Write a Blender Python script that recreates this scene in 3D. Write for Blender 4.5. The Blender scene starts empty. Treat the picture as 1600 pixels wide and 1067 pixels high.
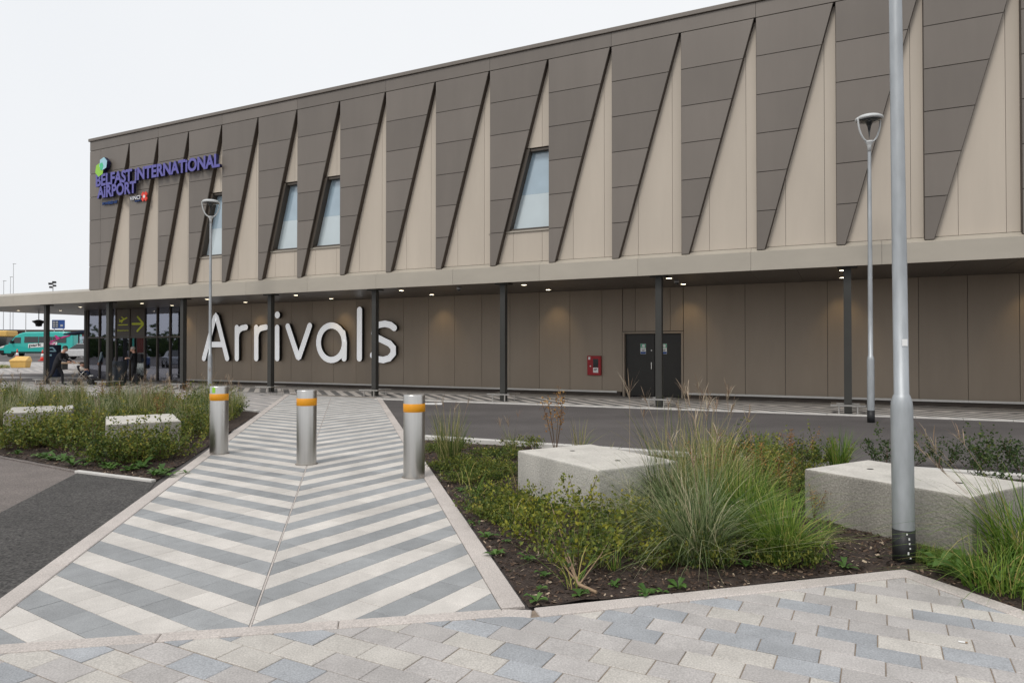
import bpy, bmesh, math, random
import numpy as np
from mathutils import Vector, Matrix
from mathutils.geometry import tessellate_polygon
R = math.radians
random.seed(7); rng = np.random.default_rng(7)
scn = bpy.context.scene
COL = scn.collection

# ------------------------------------------------------------------ camera
cam_d = bpy.data.cameras.new('camera'); cam = bpy.data.objects.new('camera', cam_d); COL.objects.link(cam)
CAM_H = 1.56
cam.location = (0, 0, CAM_H); cam.rotation_euler = (R(90) + math.atan(12.5/1066.67), 0, 0)
cam_d.sensor_width = 36; cam_d.lens = 24; cam_d.clip_end = 3000; cam_d.clip_start = .05
scn.camera = cam
# ------------------------------------------------------------------ sky (overcast), sun, exposure
SUN_EL, SUN_AZ = R(52), R(-145)          # azimuth: compass angle of the sun, clockwise from +Y
w = bpy.data.worlds.new('World'); scn.world = w; w.use_nodes = True
nt = w.node_tree; nt.nodes.clear()
sky = nt.nodes.new('ShaderNodeTexSky'); sky.sky_type = 'NISHITA'; sky.sun_disc = False
sky.sun_elevation = SUN_EL; sky.sun_rotation = SUN_AZ; sky.dust_density = 6; sky.air_density = 1.0
hs = nt.nodes.new('ShaderNodeHueSaturation'); hs.inputs['Saturation'].default_value = .25
nt.links.new(sky.outputs[0], hs.inputs['Color'])
# thick, even cloud layer: most of the light is the white of the cloud
mx = nt.nodes.new('ShaderNodeMix'); mx.data_type = 'RGBA'; mx.inputs[0].default_value = .93
cl = nt.nodes.new('ShaderNodeTexNoise'); cl.inputs['Scale'].default_value = 1.3; cl.inputs['Detail'].default_value = 4
cr = nt.nodes.new('ShaderNodeValToRGB')
cr.color_ramp.elements[0].position = .3; cr.color_ramp.elements[0].color = (8.0, 8.25, 8.6, 1)
cr.color_ramp.elements[1].position = .72; cr.color_ramp.elements[1].color = (8.75, 8.9, 9.1, 1)
nt.links.new(cl.outputs['Fac'], cr.inputs[0])
nt.links.new(hs.outputs[0], mx.inputs[6]); nt.links.new(cr.outputs[0], mx.inputs[7])
bg = nt.nodes.new('ShaderNodeBackground'); bg.inputs[1].default_value = .1
nt.links.new(mx.outputs[2], bg.inputs[0])
wo = nt.nodes.new('ShaderNodeOutputWorld'); nt.links.new(bg.outputs[0], wo.inputs[0])
sd_ = bpy.data.lights.new('sun', 'SUN'); sd_.energy = 1.35; sd_.angle = R(16); sd_.color = (1, .96, .9)
sun = bpy.data.objects.new('sun', sd_); COL.objects.link(sun)
sdir = Vector((math.sin(SUN_AZ)*math.cos(SUN_EL), math.cos(SUN_AZ)*math.cos(SUN_EL), math.sin(SUN_EL)))
sun.rotation_euler = sdir.to_track_quat('Z', 'Y').to_euler(); sun.location = sdir*60
scn.view_settings.view_transform = 'Standard'; scn.view_settings.look = 'None'
scn.view_settings.exposure = 0.14; scn.view_settings.gamma = 1; scn.view_settings.use_curve_mapping = False

# ------------------------------------------------------------------ helpers
def tag(o, label=None, cat=None, group=None, kind=None):
    if label: o['label'] = label
    if cat: o['category'] = cat
    if group: o['group'] = group
    if kind: o['kind'] = kind
    return o
def empty(name, loc=(0,0,0), rz=0, parent=None):
    o = bpy.data.objects.new(name, None); COL.objects.link(o); o.location = loc; o.rotation_euler = (0,0,rz)
    o.empty_display_size = .1
    if parent: o.parent = parent
    return o
def mkmesh(name, v, f, mats=(), smooth=False, fm=None):
    me = bpy.data.meshes.new(name); me.from_pydata([tuple(map(float, p)) for p in v], [], [tuple(int(i) for i in q) for q in f])
    for m in (mats if isinstance(mats, (list, tuple)) else [mats]): me.materials.append(m)
    if smooth: me.polygons.foreach_set('use_smooth', [True]*len(me.polygons))
    if fm is not None: me.polygons.foreach_set('material_index', list(fm))
    me.update(); return me
def ob(name, me, parent=None, loc=(0,0,0), rot=(0,0,0), scale=(1,1,1)):
    o = bpy.data.objects.new(name, me); COL.objects.link(o)
    o.location = loc; o.rotation_euler = rot; o.scale = scale
    if parent: o.parent = parent
    return o
def copy_tree(o, parent=None):
    c = o.copy(); COL.objects.link(c)
    if parent: c.parent = parent
    for ch in list(o.children): copy_tree(ch, c)
    return c
def bevel(o, wd, seg=2):
    m = o.modifiers.new('bevel', 'BEVEL'); m.width = wd; m.segments = seg; m.limit_method = 'ANGLE'; m.angle_limit = R(40); return o
class MB:
    def __init__(s): s.v = []; s.f = []; s.m = []
    def add(s, v, f, mi=0):
        n = len(s.v); s.v += [tuple(p) for p in v]; s.f += [tuple(i+n for i in q) for q in f]; s.m += [mi]*len(f); return s
    def box(s, x0, x1, y0, y1, z0, z1, mi=0):
        v = [(x,y,z) for z in (z0,z1) for y in (y0,y1) for x in (x0,x1)]
        return s.add(v, [(0,2,3,1),(4,5,7,6),(0,1,5,4),(2,6,7,3),(0,4,6,2),(1,3,7,5)], mi)
    def obox(s, c, hx, hy, hz, a=0, mi=0):
        ca, sa = math.cos(a), math.sin(a); v = []
        for z in (-hz,hz):
            for y in (-hy,hy):
                for x in (-hx,hx): v.append((c[0]+x*ca-y*sa, c[1]+x*sa+y*ca, c[2]+z))
        return s.add(v, [(0,2,3,1),(4,5,7,6),(0,1,5,4),(2,6,7,3),(0,4,6,2),(1,3,7,5)], mi)
    def prism_xz(s, poly, y0, y1, mi=0):       # polygon in x,z (counter-clockwise seen from -y)
        n = len(poly); v = [(x,y0,z) for x,z in poly]+[(x,y1,z) for x,z in poly]
        return s.add(v, [tuple(range(n)), tuple(range(2*n-1,n-1,-1))]+[(i, n+i, n+(i+1)%n, (i+1)%n) for i in range(n)], mi)
    def prism_xy(s, poly, z0, z1, mi=0, cham=0):
        n = len(poly)
        if area(poly) < 0: poly = poly[::-1]
        if cham > 0:
            top = inset(poly, cham)
            v = [(x,y,z0) for x,y in poly]+[(x,y,z1-cham) for x,y in poly]+[(x,y,z1) for x,y in top]
            f = [tuple(range(2*n,3*n))]
            for k in range(2):
                f += [(k*n+i, k*n+(i+1)%n, (k+1)*n+(i+1)%n, (k+1)*n+i) for i in range(n)]
            return s.add(v, f, mi)
        v = [(x,y,z0) for x,y in poly]+[(x,y,z1) for x,y in poly]
        return s.add(v, [tuple(range(n-1,-1,-1)), tuple(range(n,2*n))]+[(i,(i+1)%n,n+(i+1)%n,n+i) for i in range(n)], mi)
    def cyl(s, p0, p1, r0, r1=None, n=12, caps=True, mi=0):
        r1 = r0 if r1 is None else r1
        p0, p1 = Vector(p0), Vector(p1); d = (p1-p0).normalized()
        a = d.orthogonal().normalized(); b = d.cross(a); v = []
        for p, r in ((p0,r0),(p1,r1)):
            for i in range(n):
                t = 2*math.pi*i/n; v.append(p + a*(r*math.cos(t)) + b*(r*math.sin(t)))
        f = [(i,(i+1)%n,n+(i+1)%n,n+i) for i in range(n)]
        if caps: f += [tuple(range(n-1,-1,-1)), tuple(range(n,2*n))]
        return s.add(v, f, mi)
    def lathe(s, prof, n=24, c=(0,0), mi=0):
        v = []
        for r, z in prof:
            for i in range(n):
                t = 2*math.pi*i/n; v.append((c[0]+r*math.cos(t), c[1]+r*math.sin(t), z))
        f = []
        for k in range(len(prof)-1):
            f += [(k*n+i, k*n+(i+1)%n, (k+1)*n+(i+1)%n, (k+1)*n+i) for i in range(n)]
        if prof[0][0] > 1e-4: f.append(tuple(range(n-1,-1,-1)))
        if prof[-1][0] > 1e-4: f.append(tuple(range((len(prof)-1)*n, len(prof)*n)))
        return s.add(v, f, mi)
    def tube(s, pts, rad, n=8, mi=0):
        pts = [Vector(p) for p in pts]; rad = rad if isinstance(rad, (list,tuple)) else [rad]*len(pts)
        v = []; a = None
        for i, p in enumerate(pts):
            d = (pts[min(i+1,len(pts)-1)]-pts[max(i-1,0)]).normalized()
            a = d.orthogonal().normalized() if a is None else (a-d*a.dot(d)).normalized()
            b = d.cross(a)
            for k in range(n):
                t = 2*math.pi*k/n; v.append(p+a*(rad[i]*math.cos(t))+b*(rad[i]*math.sin(t)))
        f = []
        for i in range(len(pts)-1):
            f += [(i*n+k, i*n+(k+1)%n, (i+1)*n+(k+1)%n, (i+1)*n+k) for k in range(n)]
        f += [tuple(range(n-1,-1,-1)), tuple(range((len(pts)-1)*n, len(pts)*n))]
        return s.add(v, f, mi)
    def mesh(s, name, mats=(), smooth=False): return mkmesh(name, s.v, s.f, mats, smooth, s.m if s.m and max(s.m) > 0 else None)
    def build(s, name, mats, parent=None, smooth=False, **k): return ob(name, s.mesh(name, mats, smooth), parent, **k)
def area(p): return .5*sum(p[i][0]*p[(i+1)%len(p)][1]-p[(i+1)%len(p)][0]*p[i][1] for i in range(len(p)))
def inset(poly, d):
    n = len(poly); out = []
    for i in range(n):
        p0, p1, p2 = np.array(poly[i-1]), np.array(poly[i]), np.array(poly[(i+1)%n])
        a = p1-p0; b = p2-p1; la = np.hypot(*a)+1e-9; lb = np.hypot(*b)+1e-9
        na = np.array([-a[1],a[0]])/la; nb = np.array([-b[1],b[0]])/lb
        h = na+nb; h = h/max(1e-6, h@h)*2
        if h@h > 9: h = h/np.sqrt(h@h)*3
        out.append(tuple(p1+h*d))
    return out
def clip(poly, p, nrm):            # keep the side where (x-p).n >= 0
    out = []; n = len(poly)
    for i in range(n):
        a, b = poly[i], poly[(i+1)%n]
        da = (a[0]-p[0])*nrm[0]+(a[1]-p[1])*nrm[1]; db = (b[0]-p[0])*nrm[0]+(b[1]-p[1])*nrm[1]
        if da >= 0: out.append(a)
        if (da < 0) != (db < 0):
            t = da/(da-db); out.append((a[0]+(b[0]-a[0])*t, a[1]+(b[1]-a[1])*t))
    return out
def clean(poly, eps=.004):
    out = []
    for p in poly:
        if not out or math.hypot(p[0]-out[-1][0], p[1]-out[-1][1]) > eps: out.append(p)
    if len(out) > 1 and math.hypot(out[0][0]-out[-1][0], out[0][1]-out[-1][1]) < eps: out.pop()
    return out
def inpoly(x, y, poly):
    c = False; n = len(poly); j = n-1
    for i in range(n):
        xi, yi = poly[i]; xj, yj = poly[j]
        if (yi > y) != (yj > y) and x < (xj-xi)*(y-yi)/(yj-yi)+xi: c = not c
        j = i
    return c
# pixel of the 1600x1067 photograph -> ground point (used to lay the site out as surveyed from the picture)
FPX = 1066.67; PITCH = math.atan(12.5/FPX)
def G(x, y, z=0.0):
    dx = (x-800)/FPX; dy = -(y-533.5)/FPX
    d = (dx, math.cos(PITCH)-dy*math.sin(PITCH), math.sin(PITCH)+dy*math.cos(PITCH))
    t = (z-CAM_H)/d[2]; return (d[0]*t, d[1]*t)
# facade frame: x along the front (to the right), y into the building
FA = R(-25.86); FO = (0.0, 20.3)
FU = (math.cos(FA), math.sin(FA)); FV = (-math.sin(FA), math.cos(FA))
def F(s, d): return (FO[0]+FU[0]*s+FV[0]*d, FO[1]+FU[1]*s+FV[1]*d)
def FW(x, y, dep):
    dx = (x-800)/FPX; dy = -(y-533.5)/FPX
    d = (dx, math.cos(PITCH)-dy*math.sin(PITCH), math.sin(PITCH)+dy*math.cos(PITCH))
    t = (dep+FO[0]*FV[0]+FO[1]*FV[1])/(d[0]*FV[0]+d[1]*FV[1])
    return ((d[0]*t-FO[0])*FU[0]+(d[1]*t-FO[1])*FU[1], d[2]*t+CAM_H)
def hgt(x, y):       # the forecourt rises gently towards the bus stands
    def sm(a, b, t): t = min(1, max(0, (t-a)/(b-a))); return t*t*(3-2*t)
    if x > -14: return 0.0
    k = min(1, (-14-x)/8)
    return k*(.42*sm(33, 45, y)+.33*sm(45, 76, y))

# ------------------------------------------------------------------ materials
def newmat(name):
    m = bpy.data.materials.new(name); m.use_nodes = True
    t = m.node_tree; b = t.nodes['Principled BSDF']; return m, t, b
def node(t, ty, **k):
    n = t.nodes.new(ty)
    for a, v in k.items():
        if a.startswith('i_'): n.inputs[a[2:].replace('_',' ')].default_value = v
        else: setattr(n, a, v)
    return n
def pmat(name, col, rough=.6, metal=0, var=.12, scale=6, bump=0, bscale=60, spec=.4, rand=0, detail=4, island=False, stretch=None, coat=0, speck=0, speck_scale=300, dirt=0, dscale=.7, dstretch=(1,1,1)):
    """base colour with noise variation, per-object variation, fine speckle and bump"""
    m, t, b = newmat(name)
    L = t.links.new
    tc = node(t, 'ShaderNodeTexCoord'); src = tc.outputs['Object']
    if stretch:
        mp = node(t, 'ShaderNodeMapping'); mp.inputs['Scale'].default_value = stretch; L(src, mp.inputs[0]); src = mp.outputs[0]
    n1 = node(t, 'ShaderNodeTexNoise', i_Scale=scale, i_Detail=detail); L(src, n1.inputs['Vector'])
    mr = node(t, 'ShaderNodeMapRange'); mr.inputs['From Min'].default_value = .25; mr.inputs['From Max'].default_value = .75
    mr.inputs['To Min'].default_value = 1-var; mr.inputs['To Max'].default_value = 1+var
    L(n1.outputs['Fac'], mr.inputs['Value']); val = mr.outputs[0]
    if speck:
        n3 = node(t, 'ShaderNodeTexNoise', i_Scale=speck_scale, i_Detail=2); L(src, n3.inputs['Vector'])
        r3 = node(t, 'ShaderNodeMapRange'); r3.inputs['From Min'].default_value = .3; r3.inputs['From Max'].default_value = .7
        r3.inputs['To Min'].default_value = 1-speck; r3.inputs['To Max'].default_value = 1+speck
        L(n3.outputs['Fac'], r3.inputs['Value'])
        mm = node(t, 'ShaderNodeMath', operation='MULTIPLY'); L(val, mm.inputs[0]); L(r3.outputs[0], mm.inputs[1]); val = mm.outputs[0]
    if dirt:
        md = node(t, 'ShaderNodeMapping'); md.inputs['Scale'].default_value = dstretch; L(tc.outputs['Object'], md.inputs[0])
        n5 = node(t, 'ShaderNodeTexNoise', i_Scale=dscale, i_Detail=8, i_Roughness=.65); L(md.outputs[0], n5.inputs['Vector'])
        r5 = node(t, 'ShaderNodeMapRange'); r5.inputs['From Min'].default_value = .3; r5.inputs['From Max'].default_value = .62
        r5.inputs['To Min'].default_value = 1-dirt; r5.inputs['To Max'].default_value = 1+dirt*.35; L(n5.outputs['Fac'], r5.inputs['Value'])
        m5 = node(t, 'ShaderNodeMath', operation='MULTIPLY'); L(val, m5.inputs[0]); L(r5.outputs[0], m5.inputs[1]); val = m5.outputs[0]
    if rand:
        oi = node(t, 'ShaderNodeObjectInfo'); rv = oi.outputs['Random']
        if island:
            ge = node(t, 'ShaderNodeNewGeometry'); ad = node(t, 'ShaderNodeMath', operation='ADD'); L(rv, ad.inputs[0]); L(ge.outputs['Random Per Island'], ad.inputs[1])
            fr = node(t, 'ShaderNodeMath', operation='FRACT'); L(ad.outputs[0], fr.inputs[0]); rv = fr.outputs[0]
        r4 = node(t, 'ShaderNodeMapRange'); r4.inputs['To Min'].default_value = 1-rand; r4.inputs['To Max'].default_value = 1+rand
        L(rv, r4.inputs['Value'])
        m2 = node(t, 'ShaderNodeMath', operation='MULTIPLY'); L(val, m2.inputs[0]); L(r4.outputs[0], m2.inputs[1]); val = m2.outputs[0]
    vm = node(t, 'ShaderNodeVectorMath', operation='SCALE'); vm.inputs[0].default_value = col[:3]; L(val, vm.inputs['Scale'])
    L(vm.outputs[0], b.inputs['Base Color'])
    b.inputs['Roughness'].default_value = rough; b.inputs['Metallic'].default_value = metal
    b.inputs['Specular IOR Level'].default_value = spec; b.inputs['Coat Weight'].default_value = coat
    if bump:
        n2 = node(t, 'ShaderNodeTexNoise', i_Scale=bscale, i_Detail=6); L(src, n2.inputs['Vector'])
        bp = node(t, 'ShaderNodeBump'); bp.inputs['Strength'].default_value = min(1, bump); bp.inputs['Distance'].default_value = .01
        L(n2.outputs['Fac'], bp.inputs['Height']); L(bp.outputs[0], b.inputs['Normal'])
    return m
def glass_mat(name, tint=(.75,.8,.82), refl=.25, rough=.02):
    m, t, b = newmat(name); L = t.links.new; t.nodes.remove(b); out = t.nodes['Material Output']
    tr = node(t, 'ShaderNodeBsdfTransparent'); tr.inputs[0].default_value = (*tint,1)
    gl = node(t, 'ShaderNodeBsdfGlossy'); gl.inputs['Roughness'].default_value = rough; gl.inputs[0].default_value = (.80,.83,.97,1)
    fr = node(t, 'ShaderNodeFresnel', i_IOR=1.5); ad = node(t, 'ShaderNodeMath', operation='ADD'); ad.use_clamp = True; ad.inputs[1].default_value = refl
    L(fr.outputs[0], ad.inputs[0]); mxs = node(t, 'ShaderNodeMixShader'); L(ad.outputs[0], mxs.inputs[0]); L(tr.outputs[0], mxs.inputs[1]); L(gl.outputs[0], mxs.inputs[2])
    L(mxs.outputs[0], out.inputs['Surface']); return m
def emit_mat(name, col, s):
    m, t, b = newmat(name); b.inputs['Emission Color'].default_value = (*col,1); b.inputs['Emission Strength'].default_value = s; b.inputs['Base Color'].default_value = (*col,1); return m
def leaf_mat(name, c1, c2, rough=.5, trans=.25):
    """leaf colour from a per-leaf random value stored on the mesh, mixed between two greens"""
    m, t, b = newmat(name); L = t.links.new
    at = node(t, 'ShaderNodeAttribute', attribute_name='rnd')
    oi = node(t, 'ShaderNodeObjectInfo'); ad = node(t, 'ShaderNodeMath', operation='MULTIPLY_ADD'); ad.inputs[1].default_value = .25
    L(oi.outputs['Random'], ad.inputs[0]); L(at.outputs['Fac'], ad.inputs[2])
    sb = node(t, 'ShaderNodeMath', operation='SUBTRACT'); sb.inputs[1].default_value = .12; sb.use_clamp = True; L(ad.outputs[0], sb.inputs[0])
    rp = node(t, 'ShaderNodeValToRGB'); e = rp.color_ramp.elements; e[0].color = (*c1[0],1); e[1].color = (*c2,1)
    for i, c in enumerate(c1[1:]):
        k = e.new((i+1)/len(c1)); k.color = (*c,1)
    L(sb.outputs[0], rp.inputs[0]); L(rp.outputs[0], b.inputs['Base Color'])
    b.inputs['Roughness'].default_value = rough; b.inputs['Specular IOR Level'].default_value = .3
    out = t.nodes['Material Output']; tl = node(t, 'ShaderNodeBsdfTranslucent'); L(rp.outputs[0], tl.inputs[0])
    mxs = node(t, 'ShaderNodeMixShader'); mxs.inputs[0].default_value = trans; L(b.outputs[0], mxs.inputs[1]); L(tl.outputs[0], mxs.inputs[2]); L(mxs.outputs[0], out.inputs['Surface'])
    return m
M = {}
M['asphalt'] = pmat('asphalt_road', (.102,.092,.089), .85, dirt=.22, dscale=.35, dstretch=(.6,1.6,1), var=.14, scale=.8, bump=.5, bscale=220, speck=.35, speck_scale=70)
M['asphalt_new'] = pmat('asphalt_dark_patch', dirt=.2, dscale=.9, col=(.072,.067,.063), rough=.85, var=.16, scale=1.5, bump=.9, bscale=160, speck=.75, speck_scale=55)
M['asphalt_old'] = pmat('asphalt_worn', dirt=.15, dscale=.8, col=(.175,.150,.137), rough=.85, var=.15, scale=2.2, bump=.6, bscale=180, speck=.4, speck_scale=60)
M['mortar'] = pmat('joint_sand', (.21,.185,.16), .95, var=.25, scale=30)
M['paver_light'] = pmat('paver_cream', (.575,.54,.50), .8, dirt=.18, dscale=1.1, var=.06, scale=9, bump=.15, bscale=250, rand=.085, island=True, speck=.13, speck_scale=120)
M['paver_dark'] = pmat('paver_blue_grey', (.30,.307,.312), .8, dirt=.18, dscale=1.1, var=.08, scale=9, bump=.15, bscale=250, rand=.11, island=True, speck=.15, speck_scale=120)
M['slab_a'] = pmat('slab_cream', (.50,.47,.43), .8, dirt=.16, dscale=1.4, var=.07, scale=7, bump=.2, bscale=240, rand=.06, island=True, speck=.2, speck_scale=110)
M['slab_b'] = pmat('slab_blue_grey', (.345,.355,.37), .8, dirt=.16, dscale=1.4, var=.09, scale=7, bump=.2, bscale=240, rand=.12, island=True, speck=.22, speck_scale=110)
M['slab_c'] = pmat('slab_warm_grey', (.43,.405,.388), .8, dirt=.16, dscale=1.4, var=.07, scale=7, bump=.2, bscale=240, rand=.1, island=True, speck=.2, speck_scale=110)
M['edging'] = pmat('granite_edging', (.52,.47,.435), .8, dirt=.14, dscale=1.3, var=.06, scale=5, bump=.3, bscale=180, rand=.05, speck=.22, speck_scale=110)
M['kerb'] = pmat('concrete_kerb', (.55,.53,.5), .85, var=.1, scale=4, bump=.2, bscale=120, speck=.1)
M['soil'] = pmat('bark_mulch_soil', (.045,.031,.024), .95, var=.5, scale=18, bump=1, bscale=70, speck=.5, speck_scale=90)
M['chip'] = leaf_mat('bark_chip', [(.022,.014,.011),(.06,.038,.026),(.12,.075,.05)], (.42,.33,.24), .9, 0)
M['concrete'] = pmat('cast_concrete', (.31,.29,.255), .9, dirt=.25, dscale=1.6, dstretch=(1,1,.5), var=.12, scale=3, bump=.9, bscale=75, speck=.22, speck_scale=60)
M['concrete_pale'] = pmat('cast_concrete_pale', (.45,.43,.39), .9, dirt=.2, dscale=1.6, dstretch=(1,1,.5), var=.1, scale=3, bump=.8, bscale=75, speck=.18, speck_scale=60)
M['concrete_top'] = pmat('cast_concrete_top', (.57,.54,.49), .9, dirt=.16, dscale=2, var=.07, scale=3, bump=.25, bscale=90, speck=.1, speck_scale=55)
M['dark_panel'] = pmat('bronze_cladding', (.180,.157,.137), .42, metal=.05, var=.05, scale=.8, spec=.35, rand=.085, dirt=.07, dscale=1.2, dstretch=(1,1,.15), detail=6, stretch=(1,1,.6))
M['dark_reveal'] = pmat('bronze_trim', (.06,.045,.035), .5, var=.1, scale=2)
M['joint'] = pmat('shadow_gap_backing', (.02,.017,.015), .9, var=.1)
M['beige'] = pmat('beige_cladding', (.515,.45,.375), .5, var=.035, scale=.7, spec=.4, rand=.045, dirt=.06, dscale=1.5, dstretch=(1,1,.12), stretch=(1,1,.4))
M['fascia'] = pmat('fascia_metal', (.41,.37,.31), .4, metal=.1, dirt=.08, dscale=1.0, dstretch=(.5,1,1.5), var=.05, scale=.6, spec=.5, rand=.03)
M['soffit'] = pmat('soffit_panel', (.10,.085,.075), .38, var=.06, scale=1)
M['low_wall'] = pmat('brown_wall_panel', (.325,.265,.205), .5, var=.05, scale=.7, rand=.05, dirt=.08, dscale=1.2, dstretch=(1,1,.2), stretch=(1,1,.5))
M['column'] = pmat('dark_column_paint', (.042,.041,.037), .45, var=.08, scale=3)
M['frame'] = pmat('bronze_frame', (.075,.06,.047), .45, var=.08, scale=4)
M['steel'] = pmat('brushed_stainless', (.56,.545,.52), .33, metal=1, var=.07, scale=40, stretch=(1,1,.02), spec=.5)
M['rail'] = pmat('rail_stainless', (.62,.6,.57), .35, metal=1, var=.05, scale=20)
M['galv'] = pmat('galvanised_pole', (.40,.42,.435), .5, metal=.55, var=.16, scale=14, stretch=(1,1,.25), bump=.1, bscale=40)
M['lampgrey'] = pmat('lamp_grey_paint', (.55,.56,.56), .4, var=.06)
M['black'] = pmat('black_paint', (.012,.012,.013), .5, var=.2, scale=20)
M['orange'] = pmat('reflective_orange', (.72,.30,.012), .45, var=.05, scale=30)
M['white'] = pmat('white_paint', (.8,.8,.79), .5, var=.05)
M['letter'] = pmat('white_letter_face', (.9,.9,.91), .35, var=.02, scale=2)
_b = M['letter'].node_tree.nodes['Principled BSDF']; _b.inputs['Emission Color'].default_value = (.96,.98,1,1); _b.inputs['Emission Strength'].default_value = .26     # weak glow added to brighten the white faces under the canopy
M['purple'] = pmat('violet_letter_face', (.12,.11,.37), .4, var=.04)
M['navy'] = pmat('navy_side', (.012,.012,.05), .5, var=.05)
M['red'] = pmat('red_enamel', (.34,.012,.018), .4, var=.06)
M['redbright'] = pmat('red_print', (.75,.05,.03), .4, var=.04)
M['green'] = pmat('sign_green', (.015,.38,.2), .5, var=.05)
M['lime'] = pmat('lime_print', (.30,.62,.06), .4, var=.04)
M['mint'] = pmat('mint_print', (.07,.55,.28), .4, var=.04)
M['paleblue'] = pmat('pale_blue_print', (.36,.62,.72), .4, var=.04)
M['blue'] = pmat('blue_print', (.022,.075,.27), .45, var=.05)
M['yellow'] = pmat('sign_yellow_green', (.55,.60,.03), .5, var=.05)
M['teal'] = pmat('teal_van_paint', (.02,.44,.39), .3, var=.04, coat=.4)
M['magenta'] = pmat('magenta_print', (.50,.035,.20), .4, var=.04)
M['ltgrey'] = pmat('light_grey_plastic', (.45,.45,.45), .5, var=.05)
M['darkglass'] = pmat('dark_vehicle_glass', (.015,.018,.02), .08, var=.1, spec=.8)
M['yellowbin'] = pmat('yellow_plastic', (.72,.45,.13), .5, var=.07)
M['rubber'] = pmat('rubber', (.02,.02,.02), .8, var=.1)
M['door'] = pmat('door_dark_paint', (.022,.02,.017), .4, var=.08)
M['binplastic'] = pmat('bin_slate_plastic', (.025,.032,.042), .45, var=.08)
M['glass'] = glass_mat('entrance_glass', (.82,.86,.85), .24)
M['pane_up'] = pmat('window_glass_blue', (.36,.47,.55), .06, var=.12, scale=1.2, spec=.9, coat=1)
M['pane_low'] = pmat('window_glass_film', (.55,.63,.66), .12, var=.06, scale=1.2, spec=.8, coat=.8)
M['roof'] = pmat('roof_membrane', (.2,.2,.2), .8)
M['lamp_on'] = emit_mat('lit_downlight', (1,.86,.62), 9)
M['wood'] = pmat('dry_wood', (.32,.22,.14), .8, var=.2, scale=20)
M['stem'] = pmat('brown_stem', (.11,.065,.035), .8, var=.2, scale=20)
M['skin'] = pmat('skin', (.50,.29,.21), .6, var=.05)
M['hair_dark'] = pmat('dark_hair', (.025,.018,.013), .7)
M['hair_grey'] = pmat('grey_hair', (.35,.32,.29), .7)
M['cloth_black'] = pmat('black_cloth', (.02,.02,.024), .9, var=.2, scale=8)
M['cloth_navy'] = pmat('navy_cloth', (.02,.03,.06), .9, var=.2, scale=8)
M['cloth_grey'] = pmat('pale_blue_shirt', (.28,.36,.4), .9, var=.1, scale=8)
M['cloth_cream'] = pmat('cream_cloth', (.5,.45,.4), .9, var=.1, scale=8)
M['shoe_white'] = pmat('white_shoe', (.6,.6,.58), .7)
M['shoe_black'] = pmat('black_shoe', (.015,.015,.015), .6)
M['grass'] = leaf_mat('grass_blade_green', [(0.04, 0.075, 0.015),(0.13, 0.18, 0.04),(0.25, 0.28, 0.09)], (0.52, 0.43, 0.21))
M['grass_silver'] = leaf_mat('grass_blade_silver_green', [(0.045, 0.08, 0.025),(0.15, 0.205, 0.08),(0.3, 0.34, 0.17)], (0.58, 0.52, 0.34))
M['grass_bright'] = leaf_mat('grass_blade_bright', [(0.045, 0.105, 0.014),(0.125, 0.225, 0.03),(0.24, 0.34, 0.06)], (0.48, 0.4, 0.14))
M['plume'] = leaf_mat('grass_plume', [(.22,.14,.10),(.36,.26,.18)], (.55,.47,.36), .8, .3)
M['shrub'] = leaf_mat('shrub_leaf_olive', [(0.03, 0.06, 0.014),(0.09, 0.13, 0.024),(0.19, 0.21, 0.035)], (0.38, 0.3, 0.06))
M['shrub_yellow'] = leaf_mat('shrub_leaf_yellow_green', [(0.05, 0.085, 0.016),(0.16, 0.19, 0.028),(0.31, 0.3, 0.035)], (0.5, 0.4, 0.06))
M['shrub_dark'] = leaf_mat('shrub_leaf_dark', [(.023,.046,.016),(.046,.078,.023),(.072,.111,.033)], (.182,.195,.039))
M['weed'] = leaf_mat('weed_leaf', [(.05,.11,.02),(.09,.18,.035)], (.16,.26,.07))
M['rust'] = leaf_mat('rusty_seed_head', [(.14,.06,.02),(.28,.13,.04)], (.48,.28,.08), .8, .15)

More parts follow.
